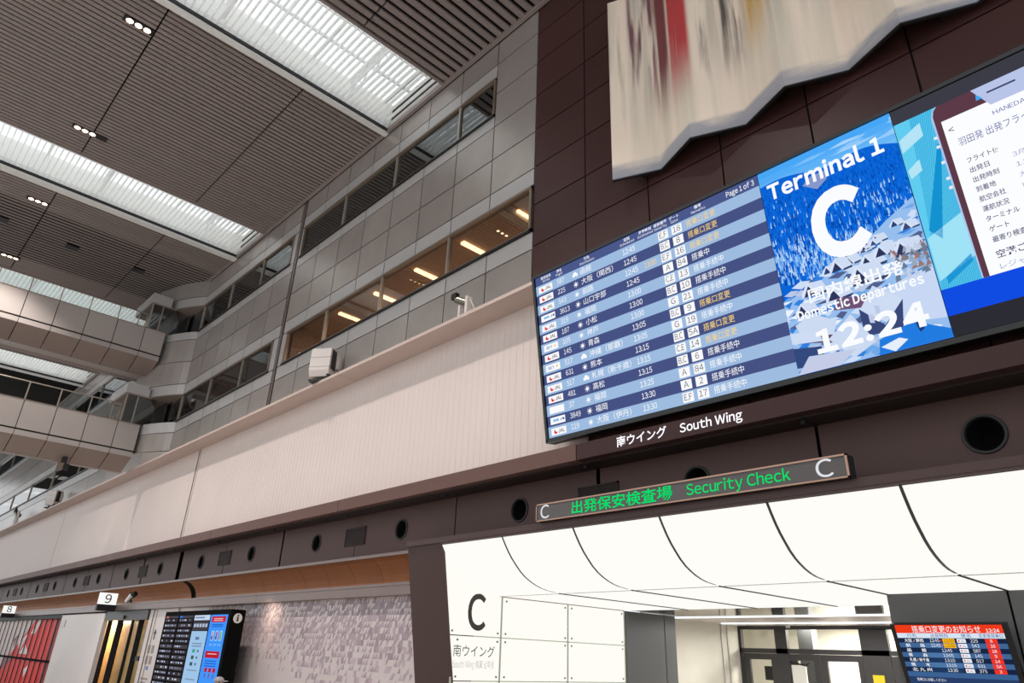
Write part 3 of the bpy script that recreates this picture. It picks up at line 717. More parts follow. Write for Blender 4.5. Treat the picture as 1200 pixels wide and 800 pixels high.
for x0, x1 in zip(JX[:-1], JX[1:]):
    b = MB(); a, c = (x0 + .025 if x0 > -14 else x0 - .04), x1 - .025
    for (y0, z0), (y1, z1) in zip(PROF[:-1], PROF[1:]): b.face([(a, y0, z0), (a, y1, z1), (c, y1, z1), (c, y0, z0)])
    b.build('curved_light_panel', 'lightbox', pt, smooth=True)
    ye = 18.9 if x1 < -5.5 else 16.2
    n_ = 6 if ye > 17 else 3; cuts = [13.38 + (ye - 13.38) * q / n_ for q in range(n_ + 1)]
    for y0, y1 in zip(cuts[:-1], cuts[1:]):
        b = MB(); b.box(x0 + .025, x1 - .025, y0 + .012, y1 - .012, 1.47, 1.50); b.build('flat_light_panel', 'lightbox', pt)
for x0 in JX[1:-1]:
    b = MB(); b.box(x0 - .02, x0 + .02, 13.3, 18.9 if x0 < -5.7 else 16.2, 1.452, 1.475); b.build('joint_bead', 'soft_black', pt)
for yy in (13.38,):
    b = MB(); b.box(-14.4, 3.1, yy - .012, yy + .012, 1.46, 1.475); b.build('joint_bead', 'paper', pt)
b = MB(); b.box(-14.6, 3.2, 11.4, 21.6, 2.6, 2.64)
b.box(-14.5, 3.2, 13.3, 16.4, 1.53, 1.56); b.box(-14.5, -5.6, 16.4, 19.0, 1.53, 1.56)
for (y0, z0), (y1, z1) in zip(PROF[:-1], PROF[1:]): b.face([(-14.5, y0 + .05, z0 + .05), (3.2, y0 + .05, z0 + .05), (3.2, y1 + .05, z1 + .05), (-14.5, y1 + .05, z1 + .05)])
b.build('ceiling_backing', 'soft_black', pt)
XS = -14.40
Fw = Frame((XS, 0, 0), (0, 1, 0), (0, 0, 1)); colY = [11.34, 13.45, 16.07, 18.70]; rowZ = [1.46, .455, -.57, -1.6, -2.6]
for ci in range(3):
    y0, y1 = colY[ci], colY[ci + 1]
    for ri in range(4):
        z1, z0 = rowZ[ri], rowZ[ri + 1]; b = MB(); g = .025
        if ci == 0:
            a0 = lambda z: ly(z) + .04
            if ri == 0: pts = [(a0(z0), z0 + .012), (y1 - g, z0 + .012)] + [(y1 - g, 1.455)] + [(p[0], p[1] - .002) for p in reversed(PROF[:-1]) if p[0] > 11.36 and p[0] < y1 - g]
            else: pts = [(a0(z0), z0 + .012), (y1 - g, z0 + .012), (y1 - g, z1 - .012), (a0(z1), z1 - .012)]
            b.prism(Fw, pts, -.03, 0)
        else: b.fbox(Fw, y0 + g, y1 - g, z0 + .012, z1 - .012, -.03, 0)
        p = b.build('wall_light_panel', 'lightbox_wall', pt)
        for yy in ((y0 if ci else ly((z0 + z1) / 2)) + .16, y1 - .12):
            for zz in (z0 + .1, z1 - .1):
                if ci == 0 and ri == 0 and zz > 1: continue
                b = MB(); b.lathe(Fw, yy, zz, [(.026, 0), (.026, .02), (.001, .022)], 10); b.build('bolt', 'bolt_metal', p)
for y in colY[1:]:
    b = MB(); b.box(XS - .06, XS + .015, y - .02, y + .02, FZ, 1.46); b.build('post', 'post_green', pt)
b = MB(); b.box(XS - .12, XS - .05, 11.9, 18.8, FZ, 1.47); b.build('wall_backing', 'post_green', pt)
b = MB(); b.box(XS - .02, XS + .01, 13.45, 18.7, 1.45, 1.475); b.build('top_trim', 'frame_bronze', pt)
b = MB(); b.text('C', Fw, 12.58, .62, 1.12, None, .008, 'c', width=.62, bold=.02); b.build('letter', 'ink', pt)
b = MB(); b.text('南ウイング', Fw, 11.87, .0, .27, None, .008, 'l', width=1.38, vsize=.29); b.build('lettering', 'ink', pt)
b = MB(); b.text('South Wing 南翼 남쪽윙', Fw, 11.87, -.27, .2, None, .008, 'l', width=1.36, vsize=.2); b.build('faint_lettering', 'ink_faint', pt)
# dark inner columns, inner corridor
b = MB(); b.box(-15.2, -14.40, 18.78, 20.85, FZ, 1.46); b.box(-15.2, -14.40, 20.89, 21.5, FZ, 1.46); b.build('dark_column', 'dark_grey_panel', pt)
b = MB(); b.box(-14.42, -5.6, 18.92, 21.8, 1.48, 1.52); b.build('mirror_soffit', 'mirror_metal', pt)
ic = thing('wall_inner', (-10, 25, FZ), kind='structure')
b = MB(); b.box(-15.8, -15.7, 21.45, 28.1, FZ, 1.9); b.build('side_wall', 'cream_wall', ic)
b = MB(); b.box(-15.69, -15.66, 26.55, 26.6, FZ, 1.5); b.box(-15.69, -15.66, 27.0, 27.05, FZ, 1.5); b.build('wall_joint', 'pale_strip', ic)
b = MB(); b.box(-15.8, 0, 21.8, 28.2, 1.50, 1.55); b.build('inner_ceiling', 'white_board', ic)
for y in (22.35, 25.9):
    b = MB(); b.box(-15.2, -4, y - .1, y + .1, 1.46, 1.495); b.build('strip_light', 'strip_cool', ic)
b = MB(); b.disc(Frame((-11.0, 24.2, 1.49), (1, 0, 0), (0, -1, 0)), 0, 0, .5, .01, n=24, ry=.5); b.disc(Frame((-13.9, 24.2, 1.49), (1, 0, 0), (0, -1, 0)), 0, 0, .12, .01); b.build('ceiling_vent', 'pale_strip', ic)
b = MB(); b.tube((-13.3, 27.4, 1.49), (-13.3, 27.4, 1.40), .08, 12); b.build('smoke_detector', 'paper', ic)
t = thing('door_3', (-11, 28, FZ), kind='structure')
b = MB()
for x0, x1, z0, z1 in ((-15.8, 0, 1.37, 1.5), (-15.8, -15.58, FZ, 1.4), (-14.14, -13.66, FZ, 1.4), (-10.9, -9.95, FZ, 1.4), (-8.4, -7.4, FZ, 1.4), (-15.8, 0, .51, .68)): b.box(x0, x1, 27.9, 28.1, z0, z1)
b.build('frame', 'door_frame', t)
for x0, x1, e0, e1 in ((-15.55, -14.16, .25, .24), (-13.64, -12.47, .3, .24), (-12.45, -10.92, .24, .18), (-9.93, -8.42, .25, .25)):
    b = MB()
    for q in ((x0, x1, .28, .50), (x0, x0 + e0, FZ, .28), (x1 - e1, x1, FZ, .28), (x0, x1, FZ, FZ + .4)): b.box(q[0], q[1], 27.94, 28.06, q[2], q[3])
    d = b.build('door_leaf', 'door_frame', t)
    b = MB(); b.box(x0 + e0, x1 - e1, 27.99, 28.01, FZ + .4, .28); b.build('pane', 'door_glass', d)
for x0, x1 in ((-15.58, -14.14), (-13.66, -10.9), (-9.95, -8.4)):
    b = MB(); b.box(x0, x1, 27.99, 28.01, .68, 1.37); b.build('transom_pane', 'door_glass', t)
b = MB(); b.box(-13.55, -13.0, 27.84, 27.9, -.55, .12); b.build('notice', 'paper', t, label='white paper notice')
b = MB(); b.tube((-13.6, 27.85, .22), (-12.9, 27.8, .10), .03); b.tube((-13.0, 27.85, .1), (-12.85, 27.8, .2), .03); b.build('closer_arm', 'black', t)
b = MB(); b.box(-10.62, -10.24, 27.84, 27.9, -.8, -.11); b.build('yellow_notice', 'yellow_paper', t, label='yellow paper notice')
b = MB(); b.box(-14.85, -14.45, 28.2, 28.25, -.45, .05); b.build('wall_sign', 'soft_black', t)
b = MB(); b.box(-20, 0, 33.0, 33.1, FZ, 2.2); b.box(-20, 0, 28.2, 33.1, 1.9, 1.95); b.box(-20.1, -20, 28.2, 33, FZ, 2.2); b.build('far_room', 'cream_wall', ic)
b = MB(); b.box(-14.2, -13.6, 30.0, 30.5, FZ, 1.9); b.build('far_column', 'dark_grey_panel', ic)
for x in (-16, -11, -6):
    b = MB(); b.box(x - 1.6, x + 1.6, 29.2, 29.5, 1.84, 1.89); b.box(x - 1.6, x + 1.6, 31.4, 31.7, 1.84, 1.89); b.build('far_strip_light', 'strip_cool', ic)
for nm, p, w in (('far_room_lamp', (-11, 30.5, 1.7), 800), ('corridor_lamp', (-10.5, 24, 1.3), 220)):
    li = bpy.data.lights.new(nm, 'AREA'); li.shape = 'RECTANGLE'; li.size = 6 * S; li.size_y = 2 * S; li.energy = w; li.color = (1, .98, .93)
    lo = bpy.data.objects.new(nm, li); COL.objects.link(lo); lo.location = U(p)
wi = thing('wall_inner_right', (-3, 16.2, FZ), kind='structure')
b = MB(); b.box(-5.6, -3.49, 16.1, 18.9, FZ, 1.465); b.build('panel', 'dark_grey_panel', wi)
b = MB(); b.box(-3.45, 3.1, 16.1, 18.9, FZ, 1.465); b.build('panel', 'dark_grey_panel', wi)
b = MB(); b.box(-5.6, 3, 18.9, 19.2, FZ, 2.0); b.build('backing', 'dark_gap', wi)

# ------------------------------------------------------------------ gate change screen on the grey wall
gt = Vector((0, -.245, .75))
Fg = Frame((-5.445, 15.6, .862), (1, 0, 0), gt)     # v measured down from the top edge (negative)
t = thing('gate_change_screen', (-4.5, 15.9, -.9), 'small black framed screen headed red, listing gate changes, on the grey wall inside the portal', 'display')
GW = 1.93
b = MB(); b.fbox(Fg, -.02, GW + .02, -1.21, 0, -.12, 0); b.build('housing', 'black_gloss', t)
b = MB(); b.fbox(Fg, .5, 1.4, -.45, -.2, -.36, -.12); b.build('bracket', 'black', t)
b = MB(); V = lambda d: -d
x0, x1 = .06, 1.87
def g(x0_, x1_, d0, d1, col, h=.004): b.rect(Fg, x0_, x1_, -d1, -d0, h, lin(col))
g(x0, x1, .015, .165, (238, 58, 26)); g(x0, x1, .165, .255, (214, 228, 244))
W_ = lin((246, 248, 252))
b.text('搭乗口変更のお知らせ', Fg, .36, -.142, .13, W_, .01, width=1.16, vsize=.135)
b.text('12:24', Fg, 1.81, -.145, .08, W_, .01, 'r', width=.21, bold=.02)
for s_, xx, w_ in (('行先', .24, .17), ('出発時刻', .66, .29), ('便名', 1.17, .16), ('変更後搭乗口', 1.46, .38)): b.text(s_, Fg, xx, -.235, .08, lin((50, 70, 130)), .01, width=w_, vsize=.075)
rowsg = [('大阪 / 関西', '12:45', '12:55', '225', '8'), ('釧　　路', '12:45', '13:00', '543', '16'), ('函　　館', '12:45', '', '587', '18'), ('青　　森', '13:05', '', '145', '9'),
         ('札幌 / 新千歳', '13:15', '', '517', '14'), ('熊　　本', '13:15', '', '631', '5A'), ('北 九 州', '13:30', '', '375', '3')]
for k, (d, t1, t2, nn, gg) in enumerate(rowsg):
    y0 = .255 + .088 * k
    g(x0, x1, y0, y0 + .088, (24, 38, 70) if k % 2 == 0 else (64, 102, 150)); g(.52, 1.05, y0, y0 + .088, (30, 56, 96) if k % 2 == 0 else (76, 118, 166), .006)
    b.text(d, Fg, .17, -y0 - .07, .07, W_, .012, width=.34, vsize=.07, bold=.01)
    if t2:
        b.text(t1, Fg, .62, -y0 - .068, .066, W_, .012, width=.16, vsize=.075); g(.84, 1.04, y0 + .004, y0 + .084, (250, 186, 20), .01)
        b.text(t2, Fg, .86, -y0 - .068, .066, lin((60, 40, 20)), .014, width=.165, vsize=.075)
        b.poly(Fg, [(.795, -y0 - .06), (.83, -y0 - .044), (.795, -y0 - .026)], .012, lin((240, 60, 90)))
    else: b.text(t1, Fg, .78, -y0 - .068, .066, W_, .012, width=.17, vsize=.075)
    g(1.08, 1.225, y0 + .01, y0 + .078, (240, 244, 250), .01); g(1.10, 1.125, y0 + .03, y0 + .058, (220, 40, 60), .012); b.text('JAL', Fg, 1.135, -y0 - .06, .04, lin((40, 40, 60)), .012, width=.075)
    b.text(nn, Fg, 1.30, -y0 - .068, .066, W_, .012, width=.12, vsize=.075)
    g(1.54, 1.73, y0 + .006, y0 + .082, (246, 52, 30), .01); b.text(gg, Fg, 1.635, -y0 - .066, .066, W_, .012, 'c', vsize=.07)
g(x0, x1, .871, .96, (60, 98, 146)); g(x0, x1, .96, 1.05, (40, 62, 104)); g(x0, x1, 1.05, 1.2, (40, 62, 104))
b.text('搭乗口にお越しください', Fg, .2, -1.03, .06, W_, .012, width=.5)
b.build('display_area', 'screen', t)

# ------------------------------------------------------------------ security check sign
t = thing('security_sign', (-7.5, 11.15, 2.74), 'long dark sign with green Security Check lettering fixed on the portal header', 'sign')
Fs = Frame((0, 11.15, 0), (1, 0, 0), (0, 0, 1))
b = MB(); b.box(-10.93, -4.10, 11.16, 11.40, 2.745, 3.115); b.build('housing', 'soft_black', t)
b = MB(); b.rect(Fs, -10.90, -4.13, 2.77, 3.095, .0); b.build('face_plate', 'sign_face', t)
b = MB()
for q in ((-10.93, -4.10, 3.09, 3.12), (-10.93, -4.10, 2.74, 2.765), (-10.93, -10.905, 2.74, 3.12), (-4.135, -4.10, 2.74, 3.12)): b.box(q[0], q[1], 11.13, 11.17, q[2], q[3])
b.build('trim', 'sign_trim', t)
b = MB(); b.text('C', Fs, -10.665, 2.80, .4, None, .008, 'c', width=.26, vsize=.385, bold=.005); b.build('white_letter', 'letter_white_dim', t)
b = MB(); b.text('C', Fs, -4.48, 2.80, .4, None, .008, 'c', width=.28, vsize=.385, bold=.005); b.build('white_letter', 'letter_white_dim', t)
b = MB(); b.text('出発保安検査場', Fs, -9.88, 2.825, .3, None, .008, 'l', width=2.52, vsize=.29, bold=.012); b.build('green_lettering', 'letter_green', t)
b = MB(); b.text('Security Check', Fs, -7.05, 2.835, .27, None, .008, 'l', width=2.0, vsize=.265, bold=.008); b.build('green_lettering', 'letter_green', t)
# wing lettering on the beam
t = thing('wing_lettering', (-7.3, 11.27, 4.1), 'glowing white lettering naming the South Wing on the beam under the big board', 'sign')
Fs = Frame((0, 11.285, 0), (1, 0, 0), (0, 0, 1)); LW = .965
for s_, xx, w_, vs_ in (('南ウイング', -8.74, 1.24, .245), ('South Wing', -7.19, 1.33, .235)):
    b = MB(); b.text(s_, Fs, xx, 4.095, .24, None, .008, 'l', width=w_, vsize=vs_, bold=.012); b.build('lettering', 'letter_white', t)

# ------------------------------------------------------------------ big flight board
Db, Dt, zb, zt = 11.40, 10.79, 4.60, 8.697
up_ = Vector((0, Dt - Db, zt - zb)); HB = up_.length
Fl = Frame((0, Db, zb), (1, 0, 0), up_)
t = thing('flight_board', (-5, 11.8, 4.4), 'huge tilted flight information board with striped timetable, snowy picture and phone advert', 'display')
b = MB(); b.fbox(Fl, -10.87, 1.6, -.03, HB + .06, -.26, -.01); b.build('housing', 'black', t)
b = MB()
for q in ((-10.87, 1.6, HB, HB + .07), (-10.87, 1.6, -.03, .06), (-10.87, -10.80, 0, HB), (1.5, 1.6, 0, HB)): b.fbox(Fl, q[0], q[1], q[2], q[3], -.02, .05)
b.build('bezel', 'black_gloss', t)
for x in (-9.6, -6, -2.4, 1):
    b = MB(); b.box(x - .15, x + .15, 11.45, 12.02, 5.4, 5.7); b.build('mount', 'black', t)
    b = MB(); b.box(x - .15, x + .15, 11.05, 12.02, 8.2, 8.45); b.build('mount', 'black', t)
b = MB(); L0, L1, LB = -10.79, -4.77, .02
DK, LT = (70, 82, 132), (158, 188, 224); Wt, Ye = lin((250, 252, 255)), lin((250, 214, 120))
def bb(a0, a1, v0, v1, col, h=.0): b.rect(Fl, a0, a1, v0 * HB, v1 * HB, h, lin(col))
bb(L0, L1, .945, 1.0, (74, 88, 140))
def bt(s_, a, v, size, col, **k): b.text(s_, Fl, a, v * HB, size, col, **{'h': .012, **k})
for s1, s2, xx in (('航空会社', 'Airline', -10.42), ('便名', 'Flight', -9.98), ('行先', 'Destination', -9.1), ('定刻', 'Scheduled', -7.93), ('変更時刻', 'Estimated', -7.43), ('保安検査', 'Security', -7.03), ('ゲート', 'Gate', -6.68), ('備考', 'Remarks', -6.1)):
    bt(s1, xx, .976, .085, Wt, align='c', bold=.015); bt(s2, xx, .955, .075, Wt, align='c')
bt('Page 1 of 3', -5.45, .958, .14, Wt, width=.60, vsize=.15, bold=.01)
Y_ = '搭乗口変更'; N_ = '搭乗手続中'
FL = [('J', '587', 'c', '函館', '12:45', '', 'E,F', '18', Y_), ('J', '225', 's', '大阪（関西）', '12:45', '', 'B,C', '8', Y_), ('J', '543', 's', '釧路', '12:45', '13:00', 'E,F', '16', Y_),
      ('B', '3813', 's', '山口宇部', '12:45', '', 'A', '84', '搭乗中'), ('J', '319', 's', '福岡', '13:00', '', 'C,E', '13', N_), ('J', '187', 's', '小松', '13:00', '', 'B,C', '10', N_), ('S', '105', 's', '神戸', '13:00', '', 'G', '21', N_),
      ('J', '145', 's', '青森', '13:05', '', 'B,C', '9', Y_), ('S', '517', 'c', '沖縄（那覇）', '13:05', '', 'G', '19', N_), ('J', '631', 's', '熊本', '13:15', '', 'B,C', '5A', Y_), ('J', '517', 'c', '札幌（新千歳）', '13:15', '', 'C,E', '14', Y_),
      ('J', '481', 's', '高松', '13:15', '', 'B,C', '6', N_), ('N', '37', 's', '福岡', '13:25', '', 'A', '84', N_), ('B', '3849', 's', '福岡', '13:30', '', 'A', '2', N_), ('J', '119', 's', '大阪（伊丹）', '13:30', '', 'E,F', '17', N_)]
RH = (.945 - LB) / 15
for k, (lg_, nn, wx_, ds, t1, t2, sc, ga, rm) in enumerate(FL):
    v1 = .945 - k * RH; v0 = v1 - RH; vm = (v0 + v1) / 2
    bb(L0, L1, v0, v1, LT if k % 2 == 0 else DK)
    bb(-10.70, -10.24, v0 + .010, v1 - .012, (250, 250, 252), .006)
    if lg_ == 'J':
        b.disc(Fl, -10.56, (vm - .002) * HB, .055, .010, lin((225, 40, 60)), 12); b.disc(Fl, -10.53, (vm + .006) * HB, .045, .012, lin((250, 250, 252)), 12)
        bt('JAL', -10.48, vm - .011, .13, lin((50, 48, 60)), h=.014, width=.2, vsize=.11, bold=.02)
    elif lg_ == 'S': bt('SKY', -10.62, vm - .010, .12, lin((40, 110, 200)), width=.2, vsize=.10, bold=.02); b.poly(Fl, [(-10.38, (vm - .009) * HB), (-10.31, (vm - .004) * HB), (-10.32, (vm + .012) * HB)], .012, lin((240, 190, 40)))
    elif lg_ == 'B':
        for q in range(3): b.disc(Fl, -10.58 + q * .06, vm * HB, .035, .010, lin((130, 190, 235)), 8)
        b.poly(Fl, [(-10.40, (vm - .010) * HB), (-10.34, (vm - .004) * HB), (-10.33, (vm + .012) * HB)], .012, lin((40, 120, 220))); b.disc(Fl, -10.29, vm * HB, .03, .010, lin((60, 80, 110)), 8)
    bt(nn, -10.08, vm - .013, .16, Wt, width=.078 * len(nn), vsize=.165)
    if wx_ == 's':
        b.disc(Fl, -9.50, vm * HB, .042, .012, Wt, 10)
        for q in range(8):
            a = q * math.pi / 4; c_, s_ = math.cos(a), math.sin(a)
            b.poly(Fl, [(-9.5 + c_ * .052 - s_ * .009, vm * HB + s_ * .052 + c_ * .009), (-9.5 + c_ * .088, vm * HB + s_ * .088), (-9.5 + c_ * .052 + s_ * .009, vm * HB + s_ * .052 - c_ * .009)], .012, Wt)
    else:
        for dx, dz, r in ((-.045, -.02, .04), (0, .012, .055), (.05, -.018, .042)): b.disc(Fl, -9.5 + dx, vm * HB + dz, r, .012 + dx * .01, Wt, 10)
    bt(ds, -9.33, vm - .013, .155, Wt, vsize=.17, width=.17 * len(ds) * (.97 if '（' not in ds else .92))
    bt(t1, -8.08, vm - .014, .17, Wt, width=.34, vsize=.165, bold=.006)
    if t2: bt(t2, -7.56, vm - .014, .17, Ye, width=.30, vsize=.165, bold=.006)
    for xx, s_ in ((-7.0, sc), (-6.66, ga)):
        bb(xx - .125, xx + .125, v0 + .007, v1 - .007, (250, 250, 252), .006); bt(s_, xx, vm - .014, .16, lin((70, 72, 90)), h=.012, align='c', vsize=.17, **({'width': .18} if len(s_) == 3 else {}))
    bt(rm, -6.42, vm - .014, .15, Ye if rm == Y_ else Wt, vsize=.165, width=.135 * len(rm))
b.build('timetable_panel', 'screen', t)

# snowy village picture panel
b = MB(); P0, P1 = -4.76, -2.33; PW = P1 - P0; V0, V1 = .02, 1.0
_h = [0.0]
def pp(pts, col):
    _h[0] += .00001
    b.poly(Fl, [(P0 + min(max(s_, 0), 1) * PW, (V0 + min(max(v, 0), 1) * (V1 - V0)) * HB) for s_, v in pts], .001 + _h[0], lin(col))
def mix(a, c, f): return tuple(a[i] + (c[i] - a[i]) * f for i in range(3))
rnd = random.Random(11)
for k in range(10):
    pp([(0, 1 - .03 * (k + 1)), (1, 1 - .03 * (k + 1)), (1, 1 - .03 * k), (0, 1 - .03 * k)], mix((72, 166, 246), (166, 214, 250), k / 9))
for k in range(14):   # thin cloud
    s0, v0, w_ = rnd.random() * .8 + .2, .86 + rnd.random() * .12, .1 + rnd.random() * .25
    pp([(s0, v0), (s0 + w_ * .6, v0 - .006), (s0 + w_, v0 + .004), (s0 + w_ * .5, v0 + .012)], mix((120, 190, 250), (225, 238, 250), rnd.random() * .7))
def ridge(s_): return .925 - .03 * s_ - .05 * s_ * s_ + .012 * math.sin(s_ * 9) + .02 * math.exp(-((s_ - .75) / .2) ** 2)
rp = [(i / 24, ridge(i / 24)) for i in range(25)]
pp([(0, 0)] + [(1, 0)] + rp[::-1], (10, 100, 214))
for k in range(2200):  # forested slopes, frosted trees nearer the valley
    s_ = rnd.random(); v = .40 + rnd.random() * .48
    if v > ridge(s_) - .02: continue
    d = (ridge(s_) - v); h_ = .014 + .05 * d; w_ = .003 + .010 * d
    f = min(1, max(0, (d - .10) / .3)); band = .5 + .5 * math.sin(v * 26 + s_ * 4)
    cc = rnd.choice([(6, 78, 186), (12, 100, 216), (20, 116, 228), (8, 66, 160)])
    if rnd.random() < f * (.35 + .5 * band): cc = rnd.choice([(112, 178, 242), (160, 204, 246), (86, 156, 232), (190, 216, 246)])
    pp([(s_ - w_, v), (s_ + w_, v), (s_, v + h_)], cc)
pp([(.32, .845), (.42, .80), (.5, .83), (.52, .87), (.4, .875)], (136, 152, 204))
pp([(0, 0), (1, 0), (1, .60), (.8, .54), (.62, .47), (.4, .42), (.2, .36), (0, .34)], (150, 190, 238))
for k in range(230):   # snowbound ground flecks
    s_ = rnd.random(); v = rnd.random() * (.36 + .22 * s_); w_ = .03 + .05 * rnd.random(); h_ = .006 + .014 * rnd.random()
    pp([(s_ - w_, v), (s_, v - h_), (s_ + w_, v + h_ * .4), (s_, v + h_)], rnd.choice([(206, 222, 246), (206, 222, 246), (112, 168, 232), (50, 128, 220), (84, 96, 140), (186, 200, 232), (238, 242, 252)]))
def hut(s_, v, w_, dark, r=1.0):
    hh = w_ * 1.0 * r
    pp([(s_ - w_, v), (s_ + w_, v), (s_ + w_ * .9, v + hh * .35), (s_, v + hh), (s_ - w_ * .9, v + hh * .35)], (216, 228, 248))
    pp([(s_ - w_ * .72, v), (s_ + w_ * .72, v), (s_, v + hh * .8)], dark)
    pp([(s_, v + hh), (s_ + w_ * 1.7, v + hh * .92), (s_ + w_ * 2.2, v + hh * .12), (s_ + w_ * .95, v + hh * .05)], (206, 220, 244))
    pp([(s_ + w_ * .95, v + hh * .05), (s_ + w_ * 2.2, v + hh * .12), (s_ + w_ * 2.1, v - hh * .08), (s_ + w_ * .9, v - hh * .12)], (54, 66, 110))
for k in range(26):
    s_ = .35 + rnd.random() * .6; v = .40 + (s_ - .35) * .22 * rnd.random() + .02 * rnd.random(); hut(s_, v, .018 + rnd.random() * .02, rnd.choice([(44, 66, 120), (60, 72, 116), (90, 84, 120)]))
for s_, v, w_ in ((.2, .33, .06), (.42, .40, .05), (.62, .37, .06), (.12, .255, .055), (.36, .28, .06), (.72, .40, .05), (.55, .31, .085), (.85, .37, .07)): hut(s_, v, w_, (46, 54, 92))
pp([(.08, .16), (.3, .13), (.34, .19), (.2, .245), (.05, .22)], (204, 218, 242)); pp([(.1, .13), (.3, .1), (.3, .135), (.09, .165)], (90, 74, 104))
pp([(.55, .205), (.76, .14), (.95, .2), (.92, .27), (.7, .26)], (40, 138, 230)); pp([(.6, .25), (1, .3), (1, .08), (.78, .1)], (200, 216, 244))
pp([(.34, .235), (.62, .2), (.62, .25), (.38, .285)], (112, 82, 118))
pp([(.5, .2), (.62, .29), (.78, .2), (.66, .12)], (206, 220, 244)); pp([(.5, .21), (.64, .115), (.78, .2), (.74, .08), (.5, .09)], (58, 72, 120))
pp([(.26, .12), (.44, .2), (.56, .06), (.40, .015)], (204, 218, 242)); pp([(0, .12), (.2, .1), (.22, .02), (0, .03)], (52, 74, 126)); pp([(0, .19), (.2, .17), (.22, .12), (0, .14)], (206, 220, 244))
pp([(.56, .0), (1, .0), (1, .035), (.8, .1), (.58, .06)], (34, 124, 224)); pp([(0, 0), (.3, .0), (.42, .05), (.1, .07)], (196, 204, 232)); pp([(.58, .03), (.7, .05), (.75, .035), (.66, .0)], (230, 238, 250))
pp([(.80, .13), (.83, .05), (.86, .06), (.83, .14)], (30, 60, 130))
for q in ((.55, .14), (.6, .17), (.68, .13)): pp([(q[0], q[1]), (q[0] + .03, q[1] - .006), (q[0] + .03, q[1] + .03), (q[0], q[1] + .036)], (190, 200, 230))
for k in range(60):
    s_, v = .78 + rnd.random() * .22, .27 + rnd.random() * .12
    pp([(s_ - .02, v), (s_ + .02, v + .004), (s_, v + .03)], rnd.choice([(150, 168, 190), (196, 206, 226), (104, 124, 150), (150, 120, 120)]))
hs = _h[0] + .008
b.text('Terminal 1', Fl, -4.62, .845 * HB, .4, Wt, hs, 'l', width=2.08, vsize=.40, bold=.04)
b.text('C', Fl, -3.52, .482 * HB, 1.5, Wt, hs, 'c', width=.94, vsize=1.56, bold=.05)
b.text('国内線出発', Fl, -4.30, .318 * HB, .3, Wt, hs, 'l', width=1.56, vsize=.27, bold=.02)
b.text('Domestic Departures', Fl, -4.56, .252 * HB, .2, Wt, hs, 'l', width=2.06, vsize=.215, bold=.035)
b.text('12:24', Fl, -4.35, .092 * HB, .5, Wt, hs, 'l', width=1.78, vsize=.50, bold=.05)
b.build('picture_panel', 'screen', t)

# phone advert panel
b = MB(); A0, A1 = -2.32, 1.5
def ab(a0, a1, v0, v1, col, h=.002): b.rect(Fl, a0, a1, v0 * HB, v1 * HB, h, lin(col))
ab(A0, A1, .02, 1.0, (60, 60, 70), .0); ab(A0, A1, .10, .935, (96, 204, 240)); ab(A0, A1, .10, .205, (16, 76, 226), .005); ab(A0, A1, .02, .10, (44, 44, 52), .005)
for k in range(70):   # fine diagonal lines of the advert's backdrop
    a = A0 - .25 + k * .022
    lo_, hi_ = .205, .935
    pts = []
    a0_, a1_ = a, a + .50
    # clip to the strip left of the phone
    for (x_, v_) in ((a0_, lo_ + .0), (a0_ + .010, lo_), (a1_ + .010, hi_), (a1_, hi_)):
        pts.append((min(max(x_, A0), -1.74), v_ * HB))
    b.poly(Fl, pts, .004, lin((30, 160, 214)))
for q, cc in (([(-2.3, .86), (-1.95, .90), (-1.95, .84), (-2.3, .80)], (180, 228, 246)), ([(-2.3, .72), (-2.1, .75), (-2.1, .70), (-2.28, .68)], (180, 228, 246)),
              ([(-2.25, .45), (-1.8, .78), (-1.74, .78), (-2.1, .40)], (20, 146, 208)), ([(-2.3, .42), (-1.74, .48), (-1.74, .3), (-2.3, .24)], (160, 226, 246)), ([(-2.2, .25), (-1.8, .31), (-1.8, .28), (-2.2, .22)], (30, 150, 214))):
    b.poly(Fl, [(x_, v_ * HB) for x_, v_ in q], .006, lin(cc))
b.poly(Fl, [(-1.76, .205 * HB), (1.4, .205 * HB), (1.4, .935 * HB), (-1.68, .935 * HB), (-1.74, .92 * HB), (-1.78, .895 * HB)], .008, lin((176, 196, 236)))
b.poly(Fl, [(-1.74, .205 * HB), (1.4, .205 * HB), (1.4, .935 * HB), (-1.66, .935 * HB), (-1.72, .92 * HB), (-1.75, .895 * HB)], .010, lin((92, 58, 72)))
for v in (.80, .76, .69, .62, .58): ab(-1.82, -1.77, v, v + .012, (236, 236, 246), .012)
ab(-1.66, 1.4, .205, .862, (252, 253, 255), .012)
b.poly(Fl, [(-1.17, .935 * HB), (1.4, .935 * HB), (1.4, .845 * HB), (-.98, .845 * HB)], .014, lin((184, 196, 232)))
b.poly(Fl, [(-1.12, .91 * HB), (-1.05, .885 * HB), (-1.14, .885 * HB)], .016, lin((60, 170, 240)))
ab(-.98, -.60, .895, .902, (56, 60, 92), .018)
nav, gry = lin((44, 56, 110)), lin((150, 166, 206))
b.text('HANEDA', Fl, -.99, .800 * HB, .1, lin((60, 80, 170)), .018, width=.42, vsize=.10)
b.poly(Fl, [(-.55, .795 * HB), (-.42, .845 * HB), (-.30, .85 * HB), (-.42, .82 * HB), (-.46, .79 * HB)], .018, lin((30, 84, 226))); b.poly(Fl, [(-.36, .855 * HB), (-.18, .80 * HB), (-.28, .80 * HB)], .018, lin((30, 84, 226)))
b.text('<', Fl, -1.6, .80 * HB, .16, nav, .018)
b.text('羽田発 出発フライト案内', Fl, -1.52, .735 * HB, .2, lin((96, 110, 168)), .018, width=1.27, vsize=.16)
